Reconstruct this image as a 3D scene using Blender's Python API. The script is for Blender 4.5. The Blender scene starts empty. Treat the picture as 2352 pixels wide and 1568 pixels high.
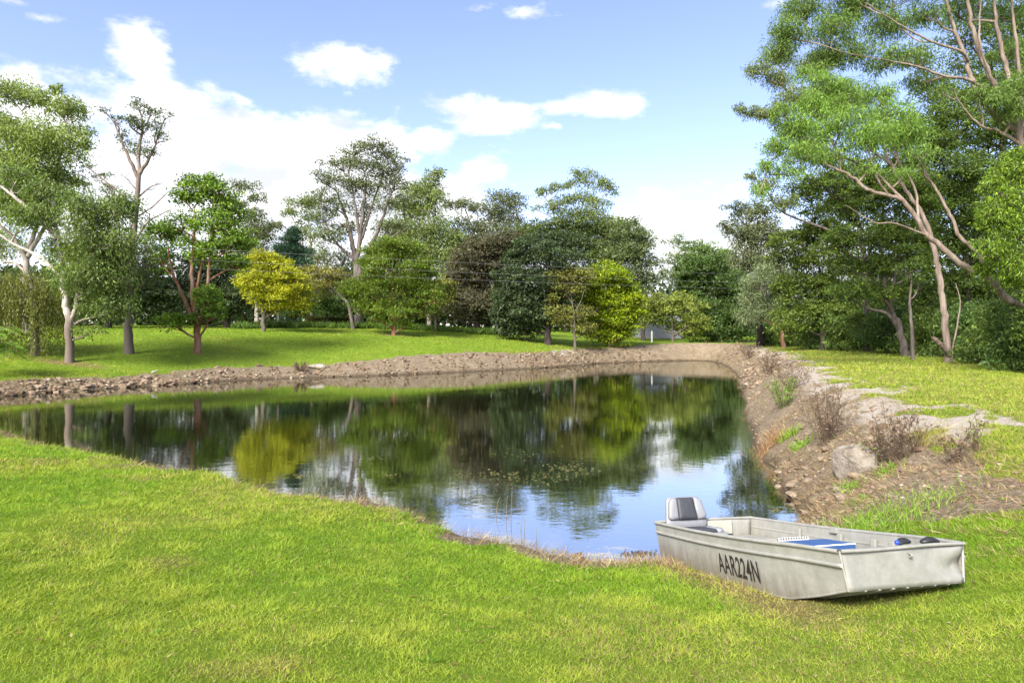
import bpy, bmesh, math, random
import numpy as np
from mathutils import Vector, Matrix, Quaternion

rng = np.random.default_rng(7)
random.seed(7)
R = math.radians
scene = bpy.context.scene
COL = scene.collection

# ------------------------------------------------------------------ camera, sky, sun, exposure
CAM_H = 2.2                       # eye height above the pond's water (water is z = 0)
cam_d = bpy.data.cameras.new('camera'); cam_d.sensor_width = 36.0; cam_d.lens = 22.86
cam_d.shift_y = -0.0053; cam_d.clip_end = 3000.0; cam_d.clip_start = 0.05
cam = bpy.data.objects.new('camera', cam_d); COL.objects.link(cam)
cam.location = (0, 0, CAM_H); cam.rotation_euler = (R(90), 0, 0)
scene.camera = cam

SUN_DIR = Vector((-0.45, -0.78, 0.72)).normalized()
sun_d = bpy.data.lights.new('sun', 'SUN'); sun_d.energy = 2.6; sun_d.angle = R(20.0); sun_d.color = (1.0, 0.955, 0.88)
sun = bpy.data.objects.new('sun', sun_d); COL.objects.link(sun)
sun.rotation_euler = SUN_DIR.to_track_quat('Z', 'Y').to_euler()

scene.view_settings.view_transform = 'Standard'
scene.view_settings.look = 'None'
scene.view_settings.gamma = 1.0
scene.view_settings.use_curve_mapping = False
scene.view_settings.exposure = 2.0
scene.cycles.max_bounces = 6; scene.cycles.diffuse_bounces = 3; scene.cycles.glossy_bounces = 3
scene.cycles.transmission_bounces = 4; scene.cycles.transparent_max_bounces = 4
scene.cycles.caustics_reflective = False; scene.cycles.caustics_refractive = False
scene.cycles.use_denoising = True
scene.cycles.sample_clamp_indirect = 4.0

SKY_STRENGTH = 0.076
def azel(px, py):
    u = (px - 1176) / 1493.7; v = (771.7 - py) / 1493.7
    return math.atan(u), math.atan2(v, math.hypot(1, u))

def build_world():
    w = bpy.data.worlds.new('World'); scene.world = w; w.use_nodes = True
    nt = w.node_tree; N = nt.nodes; L = nt.links
    for n in list(N): N.remove(n)
    out = N.new('ShaderNodeOutputWorld'); bg = N.new('ShaderNodeBackground'); L.new(bg.outputs[0], out.inputs[0])
    bg.inputs[1].default_value = SKY_STRENGTH
    sky = N.new('ShaderNodeTexSky'); sky.sky_type = 'NISHITA'; sky.sun_disc = False
    sky.sun_elevation = math.asin(SUN_DIR.z); sky.sun_rotation = math.atan2(SUN_DIR.x, SUN_DIR.y)
    sky.altitude = 100; sky.air_density = 1.0; sky.dust_density = 1.0; sky.ozone_density = 2.0
    def math_(op, a, b=None, c=None):
        n = N.new('ShaderNodeMath'); n.operation = op
        for i, v in enumerate((a, b, c)):
            if v is None: continue
            if isinstance(v, (int, float)): n.inputs[i].default_value = v
            else: L.new(v, n.inputs[i])
        return n.outputs[0]
    tc = N.new('ShaderNodeTexCoord'); sep = N.new('ShaderNodeSeparateXYZ'); L.new(tc.outputs['Generated'], sep.inputs[0])
    az = math_('ARCTAN2', sep.outputs[0], sep.outputs[1]); el = math_('ARCSINE', sep.outputs[2])
    comb = N.new('ShaderNodeCombineXYZ'); L.new(az, comb.inputs[0]); L.new(el, comb.inputs[1])
    # ragged edges: two noises that shift the direction
    def noise(scale, detail, vec, rough=0.55):
        n = N.new('ShaderNodeTexNoise'); n.inputs['Scale'].default_value = scale; n.inputs['Detail'].default_value = detail
        n.inputs['Roughness'].default_value = rough; L.new(vec, n.inputs['Vector']); return n
    mp = N.new('ShaderNodeMapping'); L.new(tc.outputs['Generated'], mp.inputs[0]); mp.inputs['Scale'].default_value = (1, 1, 1.9)
    n1 = noise(8.0, 6, mp.outputs[0], 0.6)
    n2 = noise(24.0, 8, mp.outputs[0], 0.66)
    fr = math_('ADD', math_('MULTIPLY', math_('SUBTRACT', n1.outputs[0], 0.5), 2.7), math_('MULTIPLY', math_('SUBTRACT', n2.outputs[0], 0.5), 1.3))
    ell = [  # cloud banks of the day: (x, y, rx, ry, height) in the photograph's view directions
        (120, 300, 260, 105, 1.0), (330, 330, 250, 130, 1.1), (330, 140, 72, 60, .62), (560, 390, 330, 120, 1.1), (800, 380, 210, 105, 1.0),
        (300, 520, 500, 150, 1.0), (900, 480, 220, 140, .9), (985, 325, 55, 42, .75), (1120, 262, 115, 42, .85), (1365, 246, 110, 30, .8), (1280, 250, 45, 22, .6),
        (775, 155, 112, 50, .95), (1110, 395, 85, 36, .8), (1040, 440, 110, 50, .8), (1560, 530, 170, 75, 1.1), (1700, 600, 260, 110, 1.0), (1205, 32, 72, 17, .45), (1090, 24, 45, 15, .3),
        (1270, 290, 30, 12, .5), (95, 42, 45, 14, .4), (40, 5, 60, 12, .5), (1205, 420, 48, 22, .42), (1780, 12, 45, 18, .5), (1490, 446, 30, 20, .35),
        (560, 235, 50, 18, .35), (60, 190, 80, 22, .5), (1700, 430, 60, 30, .45),
        (1900, 640, 400, 110, 1.0), (900, 640, 900, 110, .9), (-250, 420, 420, 170, 1.0)]
    m = None
    for (px, py, rx, ry, h) in ell:
        a0, e0 = azel(px, py); a1, _ = azel(px + rx, py); _, e1 = azel(px, py - ry)
        vm = N.new('ShaderNodeVectorMath'); vm.operation = 'SUBTRACT'; L.new(comb.outputs[0], vm.inputs[0]); vm.inputs[1].default_value = (a0, e0, 0)
        vs = N.new('ShaderNodeVectorMath'); vs.operation = 'MULTIPLY'; L.new(vm.outputs[0], vs.inputs[0]); vs.inputs[1].default_value = (1 / (a1 - a0), 1 / (e1 - e0), 0)
        ln = N.new('ShaderNodeVectorMath'); ln.operation = 'LENGTH'; L.new(vs.outputs[0], ln.inputs[0])
        v = math_('MULTIPLY', math_('SUBTRACT', 1.30, ln.outputs['Value']), h)
        m = v if m is None else math_('MAXIMUM', m, v)
    field = math_('ADD', math_('MINIMUM', m, 0.75), fr)
    # the rest of the sky carries the same broken cumulus
    n3 = noise(2.6, 7, mp.outputs[0], 0.58)
    wide = N.new('ShaderNodeMapRange'); L.new(math_('ABSOLUTE', az), wide.inputs[0]); wide.inputs[1].default_value = .72; wide.inputs[2].default_value = .95
    high = N.new('ShaderNodeMapRange'); L.new(el, high.inputs[0]); high.inputs[1].default_value = .50; high.inputs[2].default_value = .62
    other = math_('MULTIPLY', math_('MAXIMUM', wide.outputs[0], high.outputs[0]), math_('MULTIPLY', math_('SUBTRACT', n3.outputs[0], 0.47), 6.0))
    field = math_('MAXIMUM', field, other)
    mask = N.new('ShaderNodeMapRange'); mask.interpolation_type = 'SMOOTHSTEP'; L.new(field, mask.inputs[0])
    mask.inputs[1].default_value = -0.03; mask.inputs[2].default_value = 0.78
    # cloud body: sunlit white with faintly grey bellies
    n4 = noise(5.0, 4, mp.outputs[0])
    body = N.new('ShaderNodeMix'); body.data_type = 'RGBA'
    mp2 = N.new('ShaderNodeMapping'); L.new(mp.outputs[0], mp2.inputs[0]); mp2.inputs['Location'].default_value = (.012, .008, .05)
    n5 = noise(11.0, 6, mp.outputs[0], .55); n6 = noise(11.0, 6, mp2.outputs[0], .55)
    relief = math_('MULTIPLY', math_('SUBTRACT', n6.outputs[0], n5.outputs[0]), 3.2)
    thick = N.new('ShaderNodeMapRange'); L.new(math_('ADD', math_('ADD', math_('MULTIPLY', field, .45), math_('SUBTRACT', n4.outputs[0], .5)), relief), thick.inputs[0]); thick.inputs[1].default_value = -.1; thick.inputs[2].default_value = .95
    L.new(thick.outputs[0], body.inputs[0])
    k = 0.275 / SKY_STRENGTH
    body.inputs[6].default_value = (1.38 * k, 1.38 * k, 1.39 * k, 1); body.inputs[7].default_value = (.86 * k, .88 * k, .94 * k, 1)
    # clear air: the physical sky, thinned towards the pale day blue
    tint = N.new('ShaderNodeMix'); tint.data_type = 'RGBA'; tint.blend_type = 'MULTIPLY'; tint.inputs[0].default_value = 1.0
    L.new(sky.outputs[0], tint.inputs[6]); tint.inputs[7].default_value = (1.14, .99, 1.13, 1)
    mix = N.new('ShaderNodeMix'); mix.data_type = 'RGBA'
    L.new(math_('MULTIPLY', mask.outputs[0], .97), mix.inputs[0]); L.new(tint.outputs[2], mix.inputs[6]); L.new(body.outputs[2], mix.inputs[7])
    L.new(mix.outputs[2], bg.inputs[0])
build_world()

# ------------------------------------------------------------------ helpers
FD, CX, HY = 1493.7, 1176.0, 771.7
def P(px, py, Y):
    return np.array(((px - CX) / FD * Y, Y, CAM_H - (py - HY) / FD * Y))

def hash2(ix, iy, seed):
    h = (ix.astype(np.int64) * 374761393 + iy.astype(np.int64) * 668265263 + seed * 974634777) & 0xFFFFFFFF
    h = ((h ^ (h >> 13)) * 1274126177) & 0xFFFFFFFF
    return ((h ^ (h >> 16)) & 0xFFFF) / 65535.0
def vnoise(x, y, seed=0):
    x0 = np.floor(x); y0 = np.floor(y); fx = x - x0; fy = y - y0
    fx = fx * fx * (3 - 2 * fx); fy = fy * fy * (3 - 2 * fy)
    a = hash2(x0, y0, seed); b = hash2(x0 + 1, y0, seed); c = hash2(x0, y0 + 1, seed); d = hash2(x0 + 1, y0 + 1, seed)
    return (a * (1 - fx) + b * fx) * (1 - fy) + (c * (1 - fx) + d * fx) * fy
def fbm(x, y, oct=4, seed=0):
    s = 0; a = .5; t = 0
    for i in range(oct):
        s = s + a * vnoise(x * 2 ** i + 17.3 * i, y * 2 ** i - 9.1 * i, seed + i); t += a; a *= .5
    return s / t
def sstep(t):
    t = np.clip(t, 0, 1); return t * t * (3 - 2 * t)

def link(o, parent=None):
    COL.objects.link(o)
    if parent is not None: o.parent = parent
    return o
def tag(o, label=None, cat=None, group=None, kind=None):
    if label: o['label'] = label
    if cat: o['category'] = cat
    if group: o['group'] = group
    if kind: o['kind'] = kind
    return o
def empty(name, loc, label=None, cat=None, group=None, rot=None):
    o = bpy.data.objects.new(name, None); o.empty_display_size = .2; link(o); o.location = loc
    if rot is not None: o.rotation_euler = rot
    return tag(o, label, cat, group)
def mesh_np(V, F, col=None, smooth=False, name='mesh'):
    V = np.ascontiguousarray(V, dtype=np.float32); F = np.ascontiguousarray(F, dtype=np.int32)
    me = bpy.data.meshes.new(name); n, k = F.shape
    me.vertices.add(len(V)); me.vertices.foreach_set('co', V.ravel())
    me.loops.add(n * k); me.loops.foreach_set('vertex_index', F.ravel())
    me.polygons.add(n); me.polygons.foreach_set('loop_start', np.arange(0, n * k, k, dtype=np.int32))
    me.polygons.foreach_set('loop_total', np.full(n, k, dtype=np.int32))
    if smooth: me.polygons.foreach_set('use_smooth', np.ones(n, dtype=bool))
    if col is not None:
        at = me.color_attributes.new('col', 'FLOAT_COLOR', 'POINT')
        c = np.ones((len(V), 4), dtype=np.float32); c[:, :3] = col; at.data.foreach_set('color', c.ravel())
    me.update(calc_edges=True); return me
def obj(name, me, mat, parent=None, loc=None):
    o = bpy.data.objects.new(name, me)
    if mat is not None and not me.materials: me.materials.append(mat)
    link(o, parent)
    if loc is not None: o.location = loc
    return o

# ------------------------------------------------------------------ materials
def new_mat(name):
    m = bpy.data.materials.new(name); m.use_nodes = True
    nt = m.node_tree; nt.nodes.clear() if hasattr(nt.nodes, 'clear') else None
    out = nt.nodes.new('ShaderNodeOutputMaterial'); return m, nt, nt.nodes, nt.links, out
def ramp(N, L, fac, stops):
    r = N.new('ShaderNodeValToRGB'); e = r.color_ramp.elements
    while len(e) < len(stops): e.new(.5)
    for i, (p, c) in enumerate(stops):
        e[i].position = p; e[i].color = (c[0], c[1], c[2], 1)
    L.new(fac, r.inputs[0]); return r.outputs[0]
def tex_noise(N, L, scale, detail=4, vec=None, rough=.55):
    n = N.new('ShaderNodeTexNoise'); n.inputs['Scale'].default_value = scale; n.inputs['Detail'].default_value = detail; n.inputs['Roughness'].default_value = rough
    if vec is not None: L.new(vec, n.inputs['Vector'])
    return n.outputs[0]
def leaf_mat(name, trans=.35, rough=.5, spec=.3):
    m, nt, N, L, out = new_mat(name)
    at = N.new('ShaderNodeAttribute'); at.attribute_name = 'col'
    p = N.new('ShaderNodeBsdfPrincipled'); L.new(at.outputs['Color'], p.inputs['Base Color'])
    p.inputs['Roughness'].default_value = rough; p.inputs['Specular IOR Level'].default_value = spec
    t = N.new('ShaderNodeBsdfTranslucent')
    g = N.new('ShaderNodeMix'); g.data_type = 'RGBA'; g.blend_type = 'MULTIPLY'; g.inputs[0].default_value = 1; L.new(at.outputs['Color'], g.inputs[6]); g.inputs[7].default_value = (1.25, 1.2, .6, 1)
    L.new(g.outputs[2], t.inputs[0])
    mx = N.new('ShaderNodeMixShader'); mx.inputs[0].default_value = trans; L.new(p.outputs[0], mx.inputs[1]); L.new(t.outputs[0], mx.inputs[2]); L.new(mx.outputs[0], out.inputs[0])
    return m
def bark_mat(name, c1, c2, c3, scale=2.0, low=None):
    """streaky bark; low = (colour, height) gives the rough dark butt of a gum below that height"""
    m, nt, N, L, out = new_mat(name)
    tc = N.new('ShaderNodeTexCoord'); mp = N.new('ShaderNodeMapping'); L.new(tc.outputs['Object'], mp.inputs[0]); mp.inputs['Scale'].default_value = (3.0, 3.0, .45)
    n1 = tex_noise(N, L, scale, 6, mp.outputs[0], .65)
    c = ramp(N, L, n1, [(.32, c1), (.5, c2), (.68, c3)])
    n2 = tex_noise(N, L, scale * 9, 5, mp.outputs[0], .7)
    p = N.new('ShaderNodeBsdfPrincipled'); p.inputs['Roughness'].default_value = .85; p.inputs['Specular IOR Level'].default_value = .2
    if low:
        sep = N.new('ShaderNodeSeparateXYZ'); L.new(tc.outputs['Object'], sep.inputs[0])
        ad = N.new('ShaderNodeMath'); ad.operation = 'MULTIPLY_ADD'; L.new(n1, ad.inputs[0]); ad.inputs[1].default_value = 3.0; L.new(sep.outputs[2], ad.inputs[2])
        mr = N.new('ShaderNodeMapRange'); L.new(ad.outputs[0], mr.inputs[0]); mr.inputs[1].default_value = low[1] + 1.2; mr.inputs[2].default_value = low[1] + 2.0
        mx = N.new('ShaderNodeMix'); mx.data_type = 'RGBA'; L.new(mr.outputs[0], mx.inputs[0]); mx.inputs[6].default_value = (*low[0], 1); L.new(c, mx.inputs[7]); c = mx.outputs[2]
    L.new(c, p.inputs['Base Color'])
    b = N.new('ShaderNodeBump'); b.inputs['Strength'].default_value = .7; b.inputs['Distance'].default_value = .03; L.new(n2, b.inputs['Height']); L.new(b.outputs[0], p.inputs['Normal'])
    L.new(p.outputs[0], out.inputs[0]); return m
def plain_mat(name, c, rough=.6, spec=.4, var=.15, scale=12, metal=0.0, bump=0.0):
    m, nt, N, L, out = new_mat(name)
    tc = N.new('ShaderNodeTexCoord'); n = tex_noise(N, L, scale, 5, tc.outputs['Object'])
    a = [x * (1 - var) for x in c]; b = [min(1, x * (1 + var)) for x in c]
    cc = ramp(N, L, n, [(.3, a), (.7, b)])
    p = N.new('ShaderNodeBsdfPrincipled'); L.new(cc, p.inputs['Base Color']); p.inputs['Roughness'].default_value = rough
    p.inputs['Specular IOR Level'].default_value = spec; p.inputs['Metallic'].default_value = metal
    if bump:
        bb = N.new('ShaderNodeBump'); bb.inputs['Strength'].default_value = .5; bb.inputs['Distance'].default_value = bump; n2 = tex_noise(N, L, scale * 3, 6, tc.outputs['Object']); L.new(n2, bb.inputs['Height']); L.new(bb.outputs[0], p.inputs['Normal'])
    L.new(p.outputs[0], out.inputs[0]); return m

M_LEAF = leaf_mat('leaf', .42); M_GRASS = leaf_mat('grass_blade', .40, .55, .25); M_DRY = leaf_mat('dry_stalk', .2, .8, .1)
B_WHITE = bark_mat('bark_pale_gum', (.24, .19, .15), (.40, .36, .31), (.52, .49, .44), 1.6, ((.16, .125, .10), 1.7))
B_PALE = bark_mat('bark_pale', (.15, .12, .095), (.26, .225, .185), (.37, .335, .29), 1.6)
B_GREY = bark_mat('bark_grey', (.055, .045, .038), (.12, .10, .085), (.19, .165, .14), 2.2)
B_TALL = bark_mat('bark_brown_grey', (.09, .065, .05), (.19, .15, .12), (.30, .25, .20), 2.0, ((.125, .105, .09), 3.4))
B_RED = bark_mat('bark_red', (.13, .055, .035), (.24, .11, .065), (.32, .24, .19), 1.8)
B_PINK = bark_mat('bark_pink_gum', (.12, .088, .068), (.22, .168, .135), (.33, .275, .23), 2.2)
B_DARK = bark_mat('bark_dark', (.02, .017, .014), (.045, .037, .03), (.08, .066, .055), 2.4)

# ------------------------------------------------------------------ pond outline and terrain
SHORE = np.array([  # x, y, bank width, near-lawn weight
    (-19.5, 19.5, 5.0, 1), (-16.5, 17.6, 5.0, 1), (-11.8, 15.0, 5.0, 1), (-9.9, 13.4, 5, 1), (-7.96, 12.05, 5.0, 1), (-6.2, 11.0, 5.0, 1), (-4.3, 9.8, 5, 1), (-2.8, 8.75, 5, 1), (-1.54, 8.15, 5, 1),
    (-.63, 7.25, 5, 1), (.09, 6.85, 5, 1), (.68, 6.4, 5, 1), (1.1, 6.28, 5, 1), (1.5, 6.35, 4.5, 1), (2.05, 6.55, 3.4, .9), (2.7, 6.8, 2.4, .5), (3.2, 7.4, 1.9, .2), (3.5, 8.1, 1.7, 0), (3.87, 9.3, 1.7, 0), (4.3, 10.6, 1.7, 0),
    (4.75, 12.4, 1.7, 0), (5.2, 14, 1.7, 0), (6.8, 18.9, 1.8, 0), (9.4, 26.4, 2.0, 0), (12.5, 36, 2.2, 0), (15.6, 47, 2.3, 0), (17.2, 55, 2.4, 0), (16.8, 58.4, 2.4, 0), (13.5, 57.5, 2.2, 0), (7.8, 53, 2.0, 0), (3.7, 47, 1.9, 0),
    (.55, 43.4, 1.9, 0), (-6.9, 36.7, 1.8, 0), (-12.8, 33, 1.6, 0), (-15.9, 28.7, 1.3, 0), (-17.7, 25.8, 1.3, 0), (-18.6, 23.6, 1.4, 0), (-20.2, 21.5, 2.0, .3)])
def smooth_poly(S, n=6):
    out = []
    for i in range(len(S)):
        a, b, c, d = S[i - 1], S[i], S[(i + 1) % len(S)], S[(i + 2) % len(S)]
        for k in range(n):
            t = k / n; t2 = t * t; t3 = t2 * t
            out.append(.5 * ((2 * b) + (-a + c) * t + (2 * a - 5 * b + 4 * c - d) * t2 + (-a + 3 * b - 3 * c + d) * t3))
    return np.array(out)
SH = smooth_poly(SHORE)
_w = np.sin(np.arange(len(SH)) * 1.7) * .05 + (fbm(SH[:, 0] * 1.4, SH[:, 1] * 1.4, 3, 5) - .5) * .38
_t = np.roll(SH[:, :2], -1, 0) - np.roll(SH[:, :2], 1, 0); _nrm = np.stack([_t[:, 1], -_t[:, 0]], 1) / np.linalg.norm(_t, axis=1)[:, None]
SH[:, :2] += _nrm * _w[:, None]

CTRL = np.array([
    (0, 0, .60), (-3, 2.5, .58), (-2.4, 3.1, .56), (-4.9, 5.5, .6), (-6, 3, .62), (-12, 8, .62), (-16, 12, .6), (-25, 12, .8), (0, -5, .7), (-10, -3, .7), (-9, 10.5, .55), (0, 4.0, .58), (1.4, 3.6, .58), (1.5, 5.5, .55),
    (2.75, 4.5, .62), (2.4, 3, .62), (5, 2, .85), (3.6, 5.4, .72), (4.7, 6, .85), (6, 5, .95), (5.3, 8.3, .98), (6.0, 10, 1.08), (7, 14, 1.15), (9, 20, 1.15), (11.8, 27, 1.2), (18, 27, 1.2), (15.2, 36, 1.3), (20, 55, 1.5), (19, 62, 1.55),
    (14, 61, 1.5), (30, 40, 1.3), (25, 25, 1.2), (12, 12, 1.2), (10, 6, 1.1), (14, 18, 1.15),
    (9, 56.5, 1.15), (6.4, 54, 1.08), (3.8, 49.8, .98), (.6, 45.8, .95), (-7, 38.8, .86), (-13, 35, .5), (-16.4, 30.4, .42), (-18.6, 27.0, .42), (-20, 24, .5), (-22, 21, .55),
    (-19.5, 33.4, 1.3), (-17, 35.3, 1.28), (-19, 42, 2.3), (-9.2, 50, 2.25), (-10, 56.5, 2.75), (2.9, 54, 1.48), (5, 58, 1.5), (7, 64, 1.7), (0, 62, 2.5), (-25, 50, 2.85), (-30, 42, 2.45), (-24, 32, 1.5), (-30, 28, 1.5), (-20.7, 30.6, 1.0),
    (-3, 46.5, 1.5), (-11, 42, 1.6), (-60, 90, 3.4), (60, 90, 2.5), (0, 90, 3.2), (20, 76, 1.5), (-60, 60, 3.1), (60, 60, 1.5), (60, 20, 1.3), (-60, 20, 1.8), (-60, -20, 1), (60, -20, 1.2), (0, 200, 5), (-200, 100, 6), (200, 100, 4), (0, 500, 8)])

def shore_info(x, y):
    """signed distance to the shoreline (positive on land), bank width, near-lawn weight"""
    x = np.asarray(x, float).ravel(); y = np.asarray(y, float).ravel(); n = len(SH)
    if len(x) <= 40000:
        A = SH; B = np.roll(SH, -1, 0); E = B - A; l2 = E[:, 0] ** 2 + E[:, 1] ** 2; ey_ = np.where(E[:, 1] == 0, 1e-9, E[:, 1]); res = []
        for c in range(0, len(x), 4000):
            px, py = x[c:c + 4000, None], y[c:c + 4000, None]
            t = np.clip(((px - A[:, 0]) * E[:, 0] + (py - A[:, 1]) * E[:, 1]) / l2, 0, 1)
            d = np.hypot(px - A[:, 0] - t * E[:, 0], py - A[:, 1] - t * E[:, 1]); k = d.argmin(1); r = np.arange(len(k)); tk = t[r, k]
            odd = (((A[:, 1] > py) != (B[:, 1] > py)) & (px < A[:, 0] + (py - A[:, 1]) * E[:, 0] / ey_)).sum(1) % 2 == 1
            w = 1.0 / (d * d + .25) ** 2.5; ws = w.sum(1); res.append((np.where(odd, -d[r, k], d[r, k]), (w * A[:, 2]).sum(1) / ws, (w * A[:, 3]).sum(1) / ws))
        return tuple(np.concatenate(q) for q in zip(*res))
    r = [shore_info(x[c:c + 40000], y[c:c + 40000]) for c in range(0, len(x), 40000)]
    return tuple(np.concatenate(q) for q in zip(*r))
def _phi(r2): return np.sqrt(r2 + 4.0)
_n = len(CTRL); _A = np.zeros((_n + 3, _n + 3))
_A[:_n, :_n] = _phi((CTRL[:, None, 0] - CTRL[None, :, 0]) ** 2 + (CTRL[:, None, 1] - CTRL[None, :, 1]) ** 2) + np.eye(_n) * -.15
_A[:_n, _n] = 1; _A[:_n, _n + 1:] = CTRL[:, :2]; _A[_n:, :_n] = _A[:_n, _n:].T
_C = np.linalg.solve(_A, np.concatenate([CTRL[:, 2], np.zeros(3)]))
def plateau(x, y):
    z = _C[_n] + _C[_n + 1] * x + _C[_n + 2] * y
    for (cx, cy, cz), w in zip(CTRL, _C[:_n]): z = z + w * _phi((x - cx) ** 2 + (y - cy) ** 2)
    return np.clip(z, .2, 14)
# boat frame (needed by the grass): stern at the water, bow up the slope towards the camera
BOAT_O = np.array((1.96, 6.47, -.02)); BOAT_HEAD = math.atan2(-.968, .25); BOAT_PITCH = R(10.9); BOAT_ROLL = R(-1.5)
BF = np.array((.25, -.968)); BT = np.array((.968, .25))

def ground(x, y, info=None):
    x = np.asarray(x, float).ravel(); y = np.asarray(y, float).ravel()
    d, W, G = info if info is not None else shore_info(x, y)
    Lh = plateau(x, y)
    t = np.clip(d / W, 0, 1)
    steep = .10 * sstep(t / .05) + .90 * (1 - (1 - t) ** 1.35)
    near = .17 * sstep(t / .06) + .83 * (1 - (1 - t) ** 1.5)
    z = Lh * (near * G + steep * (1 - G))
    rough = (fbm(x * 3.1, y * 3.1, 4, 3) - .5) * (.22 * (1 - G)) * np.exp(-((t - .5) / .42) ** 2) * (d > 0) * (d < W * 1.6)
    rough = rough + (fbm(x * .9, y * .9, 3, 9) - .5) * .10 * sstep(d / 2.0) + (fbm(x * 5, y * 5, 2, 12) - .5) * .022 * sstep(d / .6)
    z = z + rough
    bx = (x - BOAT_O[0]) * BF[0] + (y - BOAT_O[1]) * BF[1]; by = (x - BOAT_O[0]) * BT[0] + (y - BOAT_O[1]) * BT[1]
    bed = BOAT_O[2] + math.tan(BOAT_PITCH) * bx + math.tan(BOAT_ROLL) * by - .012 + .35 * np.clip(np.abs(by) - .50, 0, 1) + .5 * np.clip(bx - 1.86, 0, 1)
    z = np.where((bx > -.3) & (bx < 2.2) & (np.abs(by) < .75), np.minimum(z, bed), z)
    zin = -.02 - np.clip(-d, 0, 4) * .28
    return np.where(d > 0, z, zin)
def gz(x, y): return float(ground([x], [y])[0])

# a tensor grid that is fine where the photograph looks closely
def axis(segs):
    out = []
    for a, b, s in segs: out += list(np.arange(a, b, s))
    return np.array(out + [segs[-1][1]])
GX = axis([(-700, -100, 60), (-100, -40, 4), (-40, -22, .8), (-22, -8, .28), (-8, -4, .14), (-4, 8, .085), (8, 14, .16), (14, 22, .3), (22, 40, .9), (40, 100, 4), (100, 700, 60)])
GY = axis([(-60, -8, 8), (-8, 2, .8), (2, 9, .07), (9, 16, .12), (16, 30, .25), (30, 62, .3), (62, 80, 1.0), (80, 120, 4), (120, 900, 60)])
xx, yy = np.meshgrid(GX, GY); fx, fy = xx.ravel(), yy.ravel()
_nr = (fx > -46) & (fx < 46) & (fy > -12) & (fy < 84); INFO = [np.full(fx.shape, 40.0), np.full(fx.shape, 2.0), np.zeros(fx.shape)]
for _k, _v in enumerate(shore_info(fx[_nr], fy[_nr])): INFO[_k][_nr] = _v
fz = ground(fx, fy, INFO)
fd, fW, fG = INFO
def cover_masks(x, y, d, W, G):
    """how much living turf, pale sandstone and brown litter a place carries"""
    n = fbm(x * .8, y * .8, 4, 21); n2 = fbm(x * 2.6, y * 2.6, 4, 33); n3 = fbm(x * .25, y * .25, 3, 44)
    n5 = fbm(x * 1.1 + 7, y * 1.1, 3, 61); edge = np.where(G > .5, .10 + 1.5 * np.clip(n5 - .44, 0, .5), W * np.where(y < 9.0, .80, .98)) + (n2 - .5) * np.where(G > .5, .5, 1.3)
    grass = sstep((d - edge) / np.where(G > .5, .3, .35))
    right = (x > 3) & (y < 52) & (G < .5)
    shelf = right * sstep((y - 7.2) / 1.0) * sstep((d - (W * .62 + (n2 - .5) * .9)) / .3) * (1 - sstep((d - (W * 1.25 + (n - .5) * 3.2)) / .5)) * sstep((n2 - .36) / .12)
    grass = grass * (1 - .92 * shelf)
    # worn ground: beside the boat's landward flank and the lower right corner
    bx = (x - BOAT_O[0]) * BF[0] + (y - BOAT_O[1]) * BF[1]; by = (x - BOAT_O[0]) * BT[0] + (y - BOAT_O[1]) * BT[1]
    flank = np.exp(-((by + .66) / .22) ** 2) * sstep((bx - .2) / .4) * (1 - sstep((bx - 2.0) / .7)) + np.exp(-((by - .0) / .6) ** 2) * np.exp(-((bx - 1.95) / .32) ** 2) * .8
    worn = np.clip(flank * 1.0, 0, 1)
    bare = sstep((fbm(x * 1.5 + 3, y * 1.5, 4, 55) - .56) / .08) * sstep((x - 1.5 - .25 * y) / .8) * sstep((4.9 - y) / .8) * (bx > 1.9)
    mulch = np.exp(-(((x + 20.6) / 1.7) ** 2 + ((y - 30.2) / .55) ** 2) ** 2) + np.exp(-(((x + 9.2) / 1.3) ** 2 + ((y - 50.3) / .7) ** 2) ** 2)
    spots = sstep((n - .66) / .06) * .4
    return grass, shelf, np.clip(worn + spots * (G > .5) + mulch, 0, 1), np.clip(bare, 0, 1)
mk_grass, mk_shelf, mk_worn, mk_bare = cover_masks(fx, fy, fd, fW, fG)
nx, ny = len(GX), len(GY)
ii = (np.arange(ny - 1)[:, None] * nx + np.arange(nx - 1)[None, :]).ravel()
FQ = np.stack([ii, ii + 1, ii + nx + 1, ii + nx], 1)
g_me = mesh_np(np.stack([fx, fy, fz], 1), FQ, np.stack([mk_grass * (1 - .85 * mk_bare), mk_shelf, mk_worn], 1), True, 'ground')

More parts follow.
